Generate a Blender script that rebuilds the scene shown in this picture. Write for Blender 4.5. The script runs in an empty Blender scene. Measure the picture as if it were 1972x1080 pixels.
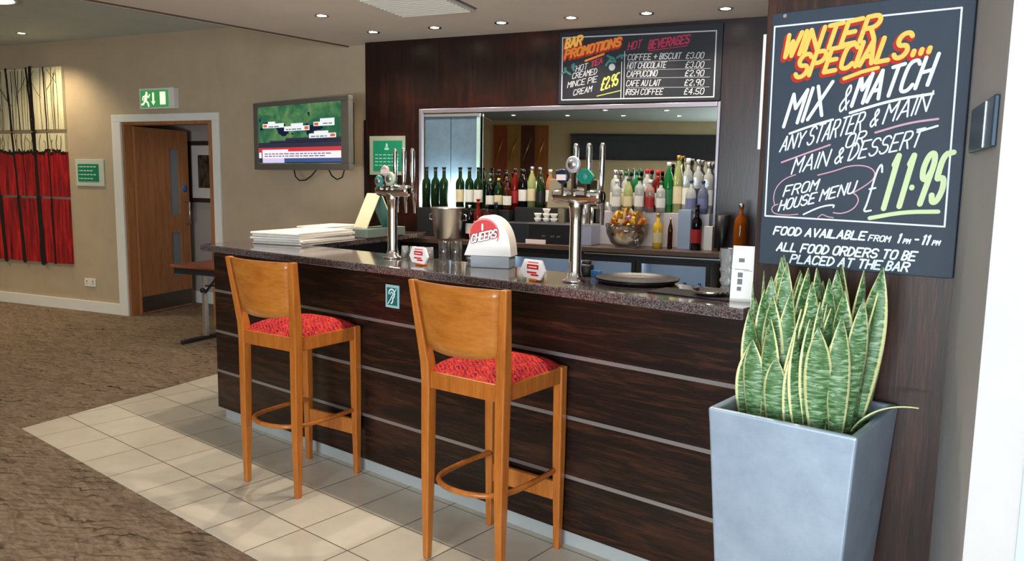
import bpy, bmesh, math, random
from mathutils import Vector, Matrix
PI = math.pi
R = math.radians
C = bpy.context.scene.collection
scene = bpy.context.scene
random.seed(7)

# ------------------------------------------------------------------ camera, world, exposure
cd = bpy.data.cameras.new('camera'); cam = bpy.data.objects.new('camera', cd); C.objects.link(cam)
cd.sensor_fit = 'HORIZONTAL'; cd.sensor_width = 36.0; cd.lens = 1511.18 / 1972 * 36.0
cd.clip_start = 0.05; cd.clip_end = 100
fw = Vector((-0.62899, 0.76724, -0.12490)); rt = Vector((0.77207, 0.63557, 0.01598)); up = Vector((-0.09165, 0.08638, 0.99203))
fw.normalize(); rt = (rt - fw * rt.dot(fw)).normalized(); up = rt.cross(fw)
M = Matrix((rt, up, -fw)).transposed().to_4x4(); M.translation = (0, 0, 1.5)
cam.matrix_world = M
scene.camera = cam
W = bpy.data.worlds.new('world'); scene.world = W; W.use_nodes = True
W.node_tree.nodes['Background'].inputs[0].default_value = (0.75, 0.87, 1.0, 1)
W.node_tree.nodes['Background'].inputs[1].default_value = 1.6
vs = scene.view_settings
vs.view_transform = 'Standard'; vs.look = 'None'; vs.gamma = 1; vs.use_curve_mapping = False; vs.exposure = 0.22
scene.cycles.max_bounces = 10; scene.cycles.glossy_bounces = 6; scene.cycles.transmission_bounces = 8
scene.cycles.transparent_max_bounces = 12; scene.cycles.sample_clamp_indirect = 6; scene.cycles.caustics_reflective = False; scene.cycles.caustics_refractive = False

SPOT_W = 34.0          # ceiling downlights
SPOT_C = (1.0, 0.86, 0.69)
WIN_W = 228.0          # daylight entering through the window behind the camera
WIN_C = (0.74, 0.88, 1.0)

def area_light(name, loc, direction, sx, sy, energy, color, parent=None, spread=None):
    d = bpy.data.lights.new(name, 'AREA'); d.shape = 'RECTANGLE'; d.size = sx; d.size_y = sy; d.energy = energy; d.color = color
    if spread: d.spread = spread
    o = bpy.data.objects.new(name, d); C.objects.link(o); o.location = loc
    o.rotation_euler = Vector(direction).to_track_quat('-Z', 'Y').to_euler()
    if parent: o.parent = parent
    return o
area_light('window_daylight', (0.55, -3.85, 1.45), (0, 1, -0.05), 2.9, 2.2, WIN_W, WIN_C)
area_light('added_ceiling_fill', (0.55, -3.80, 0.62), (0, .55, 1), 2.9, 0.5, WIN_W * 1.25, (0.97, 0.97, 1.0))  # unseen upward light added to brighten the low ceiling

# ------------------------------------------------------------------ frames
TH = R(15.80983)
AX = Vector((math.cos(TH), math.sin(TH), 0)); AY = Vector((-math.sin(TH), math.cos(TH), 0))
def A(u, v, z=0): return AX * u + AY * v + Vector((0, 0, z))
ZC = 2.675; ZU = 2.92

# ------------------------------------------------------------------ materials
def srgb(r, g, b):
    f = lambda c: (c / 255 / 12.92) if c / 255 <= 0.04045 else ((c / 255 + 0.055) / 1.055) ** 2.4
    return (f(r), f(g), f(b), 1)
MATS = {}
def mat(name, col, rough=0.5, metal=0.0, spec=None, emit=None, es=1.0, trans=0.0, ior=1.45, alpha=1.0, coat=0.0):
    if name in MATS: return MATS[name]
    m = bpy.data.materials.new(name); m.use_nodes = True
    b = m.node_tree.nodes['Principled BSDF']
    b.inputs['Base Color'].default_value = col; b.inputs['Roughness'].default_value = rough; b.inputs['Metallic'].default_value = metal
    b.inputs['IOR'].default_value = ior
    if spec is not None: b.inputs['Specular IOR Level'].default_value = spec
    if emit: b.inputs['Emission Color'].default_value = emit; b.inputs['Emission Strength'].default_value = es
    if trans: b.inputs['Transmission Weight'].default_value = trans
    if alpha < 1: b.inputs['Alpha'].default_value = alpha
    if coat: b.inputs['Coat Weight'].default_value = coat; b.inputs['Coat Roughness'].default_value = 0.1
    MATS[name] = m
    return m
class NT:
    def __init__(s, m): s.t = m.node_tree; s.b = s.t.nodes['Principled BSDF']
    def n(s, typ, **kw):
        x = s.t.nodes.new(typ)
        for k, v in kw.items():
            if k.startswith('i_'): x.inputs[k[2:].replace('_', ' ')].default_value = v
            else: setattr(x, k, v)
        return x
    def l(s, a, b): s.t.links.new(a, b)
    def coords(s, which='Object', scale=(1, 1, 1), loc=(0, 0, 0), rot=(0, 0, 0)):
        tc = s.n('ShaderNodeTexCoord'); mp = s.n('ShaderNodeMapping')
        mp.inputs['Scale'].default_value = scale; mp.inputs['Location'].default_value = loc; mp.inputs['Rotation'].default_value = rot
        s.l(tc.outputs[which], mp.inputs['Vector']); return mp.outputs['Vector']
    def noise(s, vec, scale, detail=4, rough=0.55, dist=0.0):
        x = s.n('ShaderNodeTexNoise'); x.inputs['Scale'].default_value = scale; x.inputs['Detail'].default_value = detail
        x.inputs['Roughness'].default_value = rough; x.inputs['Distortion'].default_value = dist
        if vec is not None: s.l(vec, x.inputs['Vector'])
        return x.outputs['Fac']
    def ramp(s, fac, stops, interp='LINEAR'):
        x = s.n('ShaderNodeValToRGB'); cr = x.color_ramp; cr.interpolation = interp
        while len(cr.elements) < len(stops): cr.elements.new(0.5)
        for e, (p, c) in zip(cr.elements, stops): e.position = p; e.color = c
        s.l(fac, x.inputs['Fac']); return x.outputs['Color']
    def math(s, op, a, b=None, clamp=False):
        x = s.n('ShaderNodeMath', operation=op, use_clamp=clamp)
        for i, v in enumerate((a, b)):
            if v is None: continue
            if isinstance(v, (int, float)): x.inputs[i].default_value = v
            else: s.l(v, x.inputs[i])
        return x.outputs[0]
    def mix(s, fac, a, b, mode='MIX'):
        x = s.n('ShaderNodeMix', data_type='RGBA', blend_type=mode)
        for sock, v in ((x.inputs[0], fac), (x.inputs[6], a), (x.inputs[7], b)):
            if isinstance(v, (int, float)): sock.default_value = v
            elif isinstance(v, tuple): sock.default_value = v
            else: s.l(v, sock)
        return x.outputs[2]
    def bump(s, h, strength=0.2, dist=0.01):
        x = s.n('ShaderNodeBump'); x.inputs['Strength'].default_value = strength; x.inputs['Distance'].default_value = dist
        s.l(h, x.inputs['Height']); s.l(x.outputs[0], s.b.inputs['Normal'])
    def col(s, c): s.l(c, s.b.inputs['Base Color'])

def wood(name, dark, mid, light, scale=(1, 1, 1), rough=0.4, coat=0.0, strength=0.15):
    m = mat(name, mid, rough, coat=coat); t = NT(m)
    v = t.coords('Object', scale=scale)
    a = t.noise(v, 3.0, 6, 0.6, 0.6); b = t.noise(v, 14.0, 5, 0.65)
    f = t.math('ADD', t.math('MULTIPLY', a, 0.6), t.math('MULTIPLY', b, 0.4))
    t.col(t.ramp(f, [(0.30, dark), (0.50, mid), (0.72, light)])); t.bump(b, strength, 0.002)
    return m
def painted(name, col, var=0.06, rough=0.75, scale=3.0):
    m = mat(name, col, rough); t = NT(m); v = t.coords('Object')
    n = t.noise(v, scale, 5)
    d = tuple(c * (1 - var) for c in col[:3]) + (1,); l = tuple(min(1, c * (1 + var)) for c in col[:3]) + (1,)
    t.col(t.ramp(n, [(0.3, d), (0.7, l)])); t.bump(t.noise(v, 180, 2), 0.06, 0.002)
    return m
M_wall = painted('warm beige wall paint', srgb(181, 163, 136))
M_grey_wall = painted('grey wall paint', srgb(176, 174, 172))
M_white_wall = painted('white wall paint', srgb(206, 204, 202))
M_corr_wall = painted('corridor wall paint', srgb(168, 158, 152))
M_cream_wall = painted('cream wall paint', srgb(205, 190, 150))
M_ceiling = painted('matt ceiling paint', srgb(228, 220, 212), 0.03)
M_ceiling_up = painted('upper ceiling paint', srgb(196, 210, 208), 0.05)
M_trimbrown = mat('brown edge trim', srgb(92, 70, 48), 0.6)
M_white = painted('white gloss paint', srgb(226, 226, 218), 0.02, 0.35)
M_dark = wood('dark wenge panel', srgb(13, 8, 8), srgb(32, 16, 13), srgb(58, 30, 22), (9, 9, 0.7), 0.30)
def figure_or_reflection(m, scale, tint, lo, hi):       # broad red mottling
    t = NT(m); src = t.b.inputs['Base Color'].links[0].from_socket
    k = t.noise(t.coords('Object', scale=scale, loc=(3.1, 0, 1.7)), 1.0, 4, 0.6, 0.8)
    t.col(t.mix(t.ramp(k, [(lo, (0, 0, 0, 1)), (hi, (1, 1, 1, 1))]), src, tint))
figure_or_reflection(M_dark, (1.1, 1.1, 2.0), srgb(74, 30, 22), 0.56, 0.85)  # red reflection on the glossy panel, painted into its wood colour
M_bar = wood('dark wenge plank', srgb(10, 7, 6), srgb(28, 16, 12), srgb(82, 46, 27), (0.8, 6, 11), 0.34)
figure_or_reflection(M_bar, (1.6, 1, 6.0), srgb(72, 40, 25), 0.55, 0.85)
M_column = wood('dark brown column veneer', srgb(20, 12, 10), srgb(48, 29, 21), srgb(86, 50, 31), (9, 9, 0.6), 0.42)
M_stool = wood('honey stained beech', srgb(138, 74, 22), srgb(172, 98, 34), srgb(190, 120, 52), (5, 5, 0.7), 0.35, 0.25, 0.05)
M_stoolpanel = wood('honey beech ply panel', srgb(144, 80, 22), srgb(172, 102, 34), srgb(190, 124, 52), (1.2, 5, 5), 0.35, 0.25, 0.05)
M_door = wood('oak door veneer', srgb(126, 78, 44), srgb(160, 106, 64), srgb(180, 128, 84), (7, 7, 0.6), 0.45)
M_table = wood('red brown tabletop', srgb(96, 46, 28), srgb(130, 70, 44), srgb(160, 96, 66), (1, 6, 6), 0.35)
M_screenwood = [wood('folding screen wood %d' % i, *c, (6, 6, 0.5), 0.5) for i, c in enumerate([
    (srgb(110, 48, 20), srgb(150, 70, 32), srgb(176, 90, 44)), (srgb(130, 92, 40), srgb(164, 122, 60), srgb(184, 142, 80)),
    (srgb(52, 20, 14), srgb(80, 34, 22), srgb(100, 48, 30)), (srgb(120, 66, 26), srgb(158, 94, 40), srgb(180, 112, 54))])]
M_chrome = mat('polished chrome', (0.78, 0.78, 0.77, 1), 0.09, 1.0)
M_steel = mat('brushed steel', (0.62, 0.62, 0.63, 1), 0.32, 1.0)
M_alu = mat('satin aluminium', (0.72, 0.71, 0.72, 1), 0.38, 1.0)
M_strip = mat('aluminium strip', srgb(170, 165, 165), 0.35, 0.75)
M_plinth = mat('pale steel plinth', srgb(186, 192, 192), 0.42, 0.35)
M_black = mat('black plastic', (0.012, 0.012, 0.014, 1), 0.35)
M_blackmatt = mat('black matt metal', (0.015, 0.015, 0.016, 1), 0.55)
M_darkgrey = mat('dark slate plastic', srgb(38, 42, 52), 0.4)
M_whiteplastic = mat('white plastic', srgb(240, 238, 232), 0.35)
M_paper = painted('newsprint paper', srgb(226, 222, 214), 0.05, 0.8, 30)
M_cream = mat('cream card', srgb(232, 226, 192), 0.6)
M_green = mat('green print', srgb(22, 128, 92), 0.5)
M_teal = mat('teal card', srgb(60, 132, 122), 0.5)
M_red = mat('red print', srgb(206, 34, 34), 0.45)
M_orange = mat('orange print', srgb(226, 120, 40), 0.5)
M_ink = mat('grey ink', srgb(110, 112, 116), 0.6)
M_glass = mat('clear glass', (1, 1, 1, 1), 0.04); t = NT(M_glass)
tr_ = t.n('ShaderNodeBsdfTransparent'); tr_.inputs[0].default_value = (.93, .95, .95, 1); ly = t.n('ShaderNodeLayerWeight'); ly.inputs['Blend'].default_value = 0.35
mx = t.n('ShaderNodeMixShader'); t.l(t.math('ADD', t.math('MULTIPLY', ly.outputs['Fresnel'], 0.75), 0.06, True), mx.inputs[0]); t.l(tr_.outputs[0], mx.inputs[1])
gs = t.n('ShaderNodeBsdfGlossy'); gs.inputs['Roughness'].default_value = 0.05; t.l(gs.outputs[0], mx.inputs[2])
t.l(mx.outputs[0], t.t.nodes['Material Output'].inputs['Surface'])
M_frost = mat('frosted pane', srgb(150, 160, 165), 0.45, trans=0.35, ior=1.3)
M_beige_plastic = mat('beige plastic', srgb(150, 138, 112), 0.5)
M_slate = painted('blackboard paint', srgb(44, 56, 70), 0.08, 0.6, 8)
M_slate2 = painted('dark blackboard paint', srgb(20, 24, 34), 0.1, 0.6, 8)
M_chalk = mat('white chalk paint', srgb(226, 238, 244), 0.8)
M_chalk_dim = mat('pale chalk', srgb(186, 190, 196), 0.8)
M_chalk_pink = mat('pink chalk', srgb(206, 160, 176), 0.8)
M_chalk_green = mat('pale green chalk', srgb(204, 222, 172), 0.8)
M_chalk_yellow = mat('yellow orange paint', srgb(252, 196, 92), 0.7)
M_chalk_orange = mat('orange paint', srgb(236, 140, 50), 0.7)
M_chalk_red = mat('red outline paint', srgb(176, 40, 22), 0.7)
M_chalk_crimson = mat('crimson chalk', srgb(176, 50, 84), 0.8)
M_chalk_teal = mat('teal chalk', srgb(60, 120, 120), 0.8)
M_soil = painted('dark soil', srgb(38, 30, 24), 0.4, 0.95, 60)
M_mirror = mat('mirror silver', (0.86, 0.88, 0.87, 1), 0.015, 1.0)
def lit(name, col, strength): return mat(name, (0.05, 0.05, 0.05, 1), 0.5, emit=col, es=strength)
M_bulb = lit('lamp lens', (1.0, 0.88, 0.70, 1), 14.0)

# carpet
M_carpet = mat('woven carpet', srgb(120, 102, 74), 0.95, spec=0.15); t = NT(M_carpet)
v = t.coords('Object', rot=(0, 0, R(-34)))
def waves(scale, dist, loc, thr, det=3.0, ds=1.2):
    w = t.n('ShaderNodeTexWave', wave_type='BANDS', bands_direction='Y', wave_profile='SIN'); t.l(t.coords('Object', loc=loc, rot=(0, 0, R(-34))), w.inputs['Vector'])
    w.inputs['Scale'].default_value = scale; w.inputs['Distortion'].default_value = dist; w.inputs['Detail'].default_value = det; w.inputs['Detail Scale'].default_value = ds; w.inputs['Detail Roughness'].default_value = 0.6
    return t.ramp(w.outputs['Fac'], [(thr, (0, 0, 0, 1)), (min(1, thr + .06), (1, 1, 1, 1))])
la = waves(4.2, 9, (0, 0, 0), .90); lb = waves(2.6, 13, (3, 5, 0), .93); lc = waves(7.0, 8, (7, 1, 0), .86)
m1 = t.ramp(t.noise(t.coords('Object', scale=(1, 2.2, 1), rot=(0, 0, R(-34))), 2.6, 3), [(0.46, (0, 0, 0, 1)), (0.60, (1, 1, 1, 1))])
m2 = t.ramp(t.noise(t.coords('Object', scale=(1, 2.6, 1), loc=(9, 3, 0), rot=(0, 0, R(-34))), 3.4, 2), [(0.60, (0, 0, 0, 1)), (0.66, (1, 1, 1, 1))])
ns = t.coords('Object', scale=(3.0, 9.0, 1), rot=(0, 0, R(-34)))
base = t.ramp(t.noise(ns, 2.6, 7, 0.68, 1.4), [(0.28, srgb(92, 76, 64)), (0.5, srgb(128, 110, 93)), (0.72, srgb(154, 136, 116))])
c1 = t.mix(t.math('MULTIPLY', lc, 0.32), base, srgb(78, 64, 50))
c2 = t.mix(t.math('MULTIPLY', t.math('MULTIPLY', la, m1), 0.75), c1, srgb(58, 44, 34))
c3 = t.mix(t.math('MULTIPLY', t.math('MULTIPLY', lb, m2), 0.9), c2, srgb(42, 26, 22))
t.col(c3); t.bump(t.noise(v, 420, 2), 0.35, 0.004)
# floor tiles
M_tile = mat('cream floor tile', srgb(214, 202, 178), 0.28); t = NT(M_tile)
v = t.coords('Object')
br = t.n('ShaderNodeTexBrick', offset=0.0, offset_frequency=2, squash=1.0)
t.l(v, br.inputs['Vector'])
br.inputs['Color1'].default_value = srgb(212, 204, 187); br.inputs['Color2'].default_value = srgb(203, 195, 178); br.inputs['Mortar'].default_value = srgb(112, 96, 78)
br.inputs['Scale'].default_value = 1.0; br.inputs['Mortar Size'].default_value = 0.003; br.inputs['Mortar Smooth'].default_value = 0.1; br.inputs['Bias'].default_value = 0.0
br.inputs['Brick Width'].default_value = 0.3035; br.inputs['Row Height'].default_value = 0.3
mott = t.ramp(t.noise(v, 7, 5), [(0.3, (0.9, 0.9, 0.9, 1)), (0.7, (1, 1, 1, 1))])
t.col(t.mix(1.0, br.outputs['Color'], mott, 'MULTIPLY')); t.bump(t.math('SUBTRACT', 1.0, br.outputs['Fac']), 0.3, 0.003)
# granite worktop
M_granite = mat('brown granite', srgb(70, 60, 56), 0.07, spec=0.8, ior=1.6, coat=0.5); t = NT(M_granite)
v = t.coords('Object'); sp = t.noise(v, 160, 3, 0.7); sp2 = t.noise(v, 60, 3)
t.col(t.mix(t.math('GREATER_THAN', sp2, 0.58), t.ramp(sp, [(0.36, srgb(36, 30, 32)), (0.5, srgb(86, 76, 76)), (0.66, srgb(134, 122, 122))]), srgb(66, 50, 48)))
M_backtop = mat('brown laminate worktop', srgb(84, 66, 58), 0.3)
# seat fabric
M_seat = mat('red patterned upholstery', srgb(196, 44, 30), 0.85, spec=0.2); t = NT(M_seat)
v = t.coords('Object')
wv = t.n('ShaderNodeTexWave', wave_type='BANDS', bands_direction='DIAGONAL'); t.l(v, wv.inputs['Vector'])
wv.inputs['Scale'].default_value = 26; wv.inputs['Distortion'].default_value = 7; wv.inputs['Detail'].default_value = 3; wv.inputs['Detail Scale'].default_value = 2.5
patch = t.math('GREATER_THAN', t.math('ADD', wv.outputs['Fac'], t.math('MULTIPLY', t.noise(v, 55, 3), 0.6)), 0.93)
t.col(t.mix(patch, t.ramp(t.noise(v, 30, 4), [(0.3, srgb(176, 30, 24)), (0.7, srgb(216, 66, 42))]), t.ramp(t.noise(v, 40, 2), [(0.35, srgb(72, 22, 52)), (0.6, srgb(150, 40, 60)), (0.75, srgb(214, 120, 86))])))
t.bump(t.noise(v, 300, 2), 0.3, 0.003)
# planter fibre
M_planter = mat('silver planter lacquer', srgb(176, 190, 204), 0.42, 0.5); t = NT(M_planter)
v = t.coords('Object'); t.col(t.ramp(t.noise(v, 6, 6, 0.65), [(0.3, srgb(158, 176, 196)), (0.7, srgb(186, 203, 220))])); t.bump(t.noise(v, 60, 4), 0.08, 0.004)
# leaf with yellow margin (uses UV: u across, v along)
M_leaf = mat('variegated leaf', srgb(90, 140, 70), 0.4); t = NT(M_leaf)
tc = t.n('ShaderNodeTexCoord'); sep = t.n('ShaderNodeSeparateXYZ'); t.l(tc.outputs['UV'], sep.inputs[0])
edge = t.math('ABSOLUTE', t.math('SUBTRACT', sep.outputs[0], 0.5))
mp = t.n('ShaderNodeMapping'); mp.inputs['Scale'].default_value = (1.3, 34, 1); t.l(tc.outputs['UV'], mp.inputs['Vector'])
oi = t.n('ShaderNodeObjectInfo'); cmb = t.n('ShaderNodeCombineXYZ'); t.l(oi.outputs['Random'], cmb.inputs[0]); t.l(t.math('MULTIPLY', oi.outputs['Random'], 9.0), cmb.inputs[1]); t.l(cmb.outputs[0], mp.inputs['Location'])
band = t.noise(mp.outputs['Vector'], 1.3, 4, 0.6, 0.8)
gre = t.ramp(band, [(0.36, srgb(52, 92, 46)), (0.50, srgb(86, 126, 76)), (0.64, srgb(160, 184, 154))])
yel = t.ramp(t.noise(mp.outputs['Vector'], 2.0, 2), [(0.3, srgb(214, 216, 134)), (0.7, srgb(240, 240, 190))])
wob = t.math('ADD', edge, t.math('MULTIPLY', t.math('SUBTRACT', band, 0.5), 0.08))
t.col(t.mix(t.ramp(wob, [(0.375, (0, 0, 0, 1)), (0.425, (1, 1, 1, 1))]), gre, yel))
# painting
def streaky(name, a, b, c):
    m = mat(name, a, 0.6); t = NT(m); v = t.coords('Object', scale=(9, 9, 0.9))
    t.col(t.ramp(t.noise(v, 2.2, 6, 0.7, 0.5), [(0.32, a), (0.5, b), (0.68, c)])); return m
M_canvas_cream = streaky('cream canvas', srgb(196, 186, 146), srgb(222, 214, 176), srgb(236, 230, 200))
M_canvas_red = streaky('red canvas', srgb(48, 6, 14), srgb(150, 14, 26), srgb(206, 36, 34))
M_trunk = mat('black tree paint', srgb(20, 12, 14), 0.6)
M_twig = mat('thin brown tree paint', srgb(72, 66, 44), 0.6)

# ------------------------------------------------------------------ mesh building
class G:
    def __init__(s): s.v = []; s.f = []; s.sm = []; s.uv = None; s.mi = []
    def add(s, vs, fs, smooth=False, mi=0):
        o = len(s.v); s.v += [tuple(x) for x in vs]
        for f in fs: s.f.append(tuple(i + o for i in f)); s.sm.append(smooth); s.mi.append(mi)
        return s
    def box(s, x0, x1, y0, y1, z0, z1, mi=0):
        vs = [(x, y, z) for z in (z0, z1) for y in (y0, y1) for x in (x0, x1)]
        return s.add(vs, [(0, 2, 3, 1), (4, 5, 7, 6), (0, 1, 5, 4), (2, 6, 7, 3), (0, 4, 6, 2), (1, 3, 7, 5)], mi=mi)
    def hexa(s, b, t_, mi=0):     # bottom 4 pts ccw, top 4 pts ccw
        return s.add(list(b) + list(t_), [(3, 2, 1, 0), (4, 5, 6, 7)] + [(i, (i + 1) % 4, 4 + (i + 1) % 4, 4 + i) for i in range(4)], mi=mi)
    def prism(s, poly, z0, z1, mi=0):   # polygon in x,y (ccw)
        n = len(poly); vs = [(x, y, z0) for x, y in poly] + [(x, y, z1) for x, y in poly]
        return s.add(vs, [tuple(range(n))[::-1], tuple(range(n, 2 * n))] + [(i, (i + 1) % n, n + (i + 1) % n, n + i) for i in range(n)], mi=mi)
    def slab(s, poly, y0, y1, mi=0):    # polygon in x,z (ccw seen from -y), y0 front
        n = len(poly); vs = [(x, y0, z) for x, z in poly] + [(x, y1, z) for x, z in poly]
        return s.add(vs, [tuple(range(n)), tuple(range(n, 2 * n))[::-1]] + [(i, n + i, n + (i + 1) % n, (i + 1) % n) for i in range(n)], mi=mi)
    def lathe(s, prof, c=(0, 0, 0), seg=20, axis='z', smooth=True, mi=0):
        vs = []; fs = []; m = len(prof)
        for r, h in prof:
            for k in range(seg):
                a = 2 * PI * k / seg; x, y = r * math.cos(a), r * math.sin(a)
                p = {'z': (x, y, h), 'y': (x, h, y), 'x': (h, x, y)}[axis]
                vs.append((p[0] + c[0], p[1] + c[1], p[2] + c[2]))
        for i in range(m - 1):
            for k in range(seg):
                q = (i * seg + k, i * seg + (k + 1) % seg, (i + 1) * seg + (k + 1) % seg, (i + 1) * seg + k)
                fs.append(q if axis != 'y' else q[::-1])
        s.add(vs, fs, smooth, mi)
        o = len(s.v) - len(vs)
        for i, rev in ((0, True), (m - 1, False)):
            if prof[i][0] > 1e-5:
                f = [o + i * seg + k for k in range(seg)]
                if rev != (axis == 'y'): f = f[::-1]
                s.f.append(tuple(f)); s.sm.append(False); s.mi.append(mi)
        return s
    def tube(s, pts, r, seg=8, closed=False, smooth=True, mi=0):
        pts = [Vector(p) for p in pts]; n = len(pts); rs = r if isinstance(r, (list, tuple)) else [r] * n
        vs = []; fs = []; prev = None
        for i, p in enumerate(pts):
            d = (pts[(i + 1) % n] - pts[i - 1]) if closed or 0 < i < n - 1 else (pts[1] - pts[0] if i == 0 else pts[-1] - pts[-2])
            d.normalize()
            if prev is None: a = d.orthogonal().normalized()
            else: a = (prev - d * prev.dot(d)).normalized()
            prev = a; b = d.cross(a)
            for k in range(seg):
                an = 2 * PI * k / seg; vs.append(p + (a * math.cos(an) + b * math.sin(an)) * rs[i])
        for i in range(n if closed else n - 1):
            j = (i + 1) % n
            for k in range(seg): fs.append((i * seg + k, i * seg + (k + 1) % seg, j * seg + (k + 1) % seg, j * seg + k))
        s.add(vs, fs, smooth, mi)
        if not closed:
            o = len(s.v) - len(vs)
            s.f.append(tuple(o + k for k in range(seg))[::-1]); s.sm.append(False); s.mi.append(mi)
            s.f.append(tuple(o + (n - 1) * seg + k for k in range(seg))); s.sm.append(False); s.mi.append(mi)
        return s
    def ribbon(s, pts, w, y, mi=0):     # flat brush stroke on the x,z plane at depth y, facing -y
        pts = [p for i, p in enumerate(pts) if i == 0 or math.hypot(p[0] - pts[i - 1][0], p[1] - pts[i - 1][1]) > 1e-6]
        if len(pts) < 2: return s
        runs = [[pts[0]]]
        for i in range(1, len(pts)):
            runs[-1].append(pts[i])
            if i < len(pts) - 1:
                a = math.atan2(pts[i][1] - pts[i - 1][1], pts[i][0] - pts[i - 1][0]); b = math.atan2(pts[i + 1][1] - pts[i][1], pts[i + 1][0] - pts[i][0])
                if abs((b - a + PI) % (2 * PI) - PI) > 0.9: runs.append([pts[i]])
        for q in runs:
            s.k = getattr(s, 'k', 0) + 1; yy = y - 2.5e-5 * (s.k % 24); n = len(q); vs = []; dirs = []
            for i in range(n):
                d0 = Vector(q[i]) - Vector(q[i - 1]) if i else Vector(q[1]) - Vector(q[0]); d1 = Vector(q[i + 1]) - Vector(q[i]) if i < n - 1 else d0
                d = (d0.normalized() + d1.normalized()).normalized(); k = 1 / max(.6, d.dot(d1.normalized())); dirs.append(d)
                nx, nz = -d.y * w / 2 * k, d.x * w / 2 * k
                vs += [(q[i][0] - nx, yy - i * 2e-6, q[i][1] - nz), (q[i][0] + nx, yy - i * 2e-6, q[i][1] + nz)]
            fs = [(2 * i, 2 * i + 2, 2 * i + 3, 2 * i + 1) for i in range(n - 1)]
            for e, sg in ((0, -1), (n - 1, 1)):
                an = math.atan2(dirs[e].y, dirs[e].x) * 1.0 + (PI if sg < 0 else 0); o = len(vs)
                for m in range(1, 5):
                    t_ = an - PI / 2 + PI * m / 5; vs.append((q[e][0] + w / 2 * math.cos(t_), yy, q[e][1] + w / 2 * math.sin(t_)))
                fs.append(((2 * e, o, o + 1, o + 2, o + 3, 2 * e + 1) if sg > 0 else (2 * e + 1, o, o + 1, o + 2, o + 3, 2 * e)))
            s.add(vs, fs, mi=mi)
        return s
    def mesh(s, name):
        me = bpy.data.meshes.new(name); me.from_pydata(s.v, [], s.f)
        me.polygons.foreach_set('use_smooth', s.sm); me.polygons.foreach_set('material_index', s.mi); me.update(); return me
def obj(name, g, m, parent=None, bev=0, seg=2, loc=None, rot=None):
    me = g.mesh(name)
    for x in (m if isinstance(m, (list, tuple)) else [m]): me.materials.append(x)
    o = bpy.data.objects.new(name, me); C.objects.link(o)
    if parent: o.parent = parent
    if loc is not None: o.location = loc
    if rot is not None: o.rotation_euler = rot
    if bev:
        b = o.modifiers.new('bevel', 'BEVEL'); b.width = bev; b.segments = seg; b.limit_method = 'ANGLE'; b.angle_limit = R(40)
    return o
def tag(o, label, cat, group=None, kind=None):
    o['label'] = label; o['category'] = cat
    if group: o['group'] = group
    if kind: o['kind'] = kind
    return o
def thing(name, label, cat, loc=(0, 0, 0), rotz=0.0, group=None):
    o = bpy.data.objects.new(name, None); C.objects.link(o); o.empty_display_size = 0.05
    o.location = loc; o.rotation_euler = (0, 0, rotz); return tag(o, label, cat, group)
def struct(name, g, m, rot=0.0, bev=0, parent=None, loc=None):
    o = obj(name, g, m, parent, bev, loc=loc); o.rotation_euler = (0, 0, rot); o['kind'] = 'structure'; return o
def copy_tree(o, parent=None):
    c = o.copy(); C.objects.link(c)
    if parent: c.parent = parent
    for ch in list(o.children): copy_tree(ch, c)
    return c
def chaikin(p, it=2):
    for _ in range(it):
        q = [p[0]]
        for (x0, y0), (x1, y1) in zip(p[:-1], p[1:]): q += [(x0 * .75 + x1 * .25, y0 * .75 + y1 * .25), (x0 * .25 + x1 * .75, y0 * .25 + y1 * .75)]
        q.append(p[-1]); p = q
    return p
GL = {'A': '002640,1232', 'B': '0006,062635342303,2332312000', 'C': '4536160501103041', 'D': '0006,06264442200', 'E': '46060040,0333', 'F': '460600,0333', 'G': '45361605011030414323',
 'H': '0006,4046,0343', 'I': '0006', 'J': '3631201001', 'K': '0006,460340', 'L': '060040', 'M': '0006234640', 'N': '00064046', 'O': '26160501103041453626', 'P': '0006,063645443303', 'R': '0006,063645443303,2340',
 'S': '453616050413334241301001', 'T': '0646,2620', 'U': '060110304146', 'V': '062046', 'W': '0610243046', 'X': '0046,0640', 'Y': '062346,2320', 'Z': '06460040', '&': '4014152635340201102042',
 '£': '45362615110040,0333', '0': '26160501103041453626', '1': '152620', '2': '05163645440040', '3': '051636454433,334241301001', '4': '30360242', '5': '46060313334241301001', '9': '44331304051636454430', '.': '1011', '-': '0333', '+': '0343,2125', ':': '1112,1415'}
GL['D'] = '0006,062644422000'
CURVY = set('BCDGJOPRSU&£02359')
def lettering(g, s, p0, p1, h, w, y, slant=0.22, mi=0, gap=1.5, dx=0.0, dz=0.0):
    adv = []; tot = 0
    for ch in s:
        if ch == ' ': adv.append((None, tot)); tot += 2.6; continue
        st = [[(int(q[i]), int(q[i + 1])) for i in range(0, len(q) - 1, 2)] for q in GL[ch].split(',')]
        wd = max(x for q in st for x, _ in q); adv.append((st, tot)); tot += wd + gap
    tot -= gap; tot = max(tot, 1.0)
    ex, ez = p1[0] - p0[0], p1[1] - p0[1]; L = math.hypot(ex, ez); ux, uz = ex / L, ez / L
    L = max(L * .7, L - slant * h * .55) if tot > 1.5 else L; cx = L / tot
    for (st, off), ch in zip(adv, s):
        if st is None: continue
        for q in st:
            if ch in CURVY and len(q) > 3: q = chaikin(q)
            pts = []
            for x, yy in q:
                X = (x + off) * cx + slant * yy / 6 * h; Z = yy / 6 * h
                pts.append((p0[0] + ux * X + dx, p0[1] + uz * X + Z + dz))
            g.ribbon(pts, w, y, mi)
    return g

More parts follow.
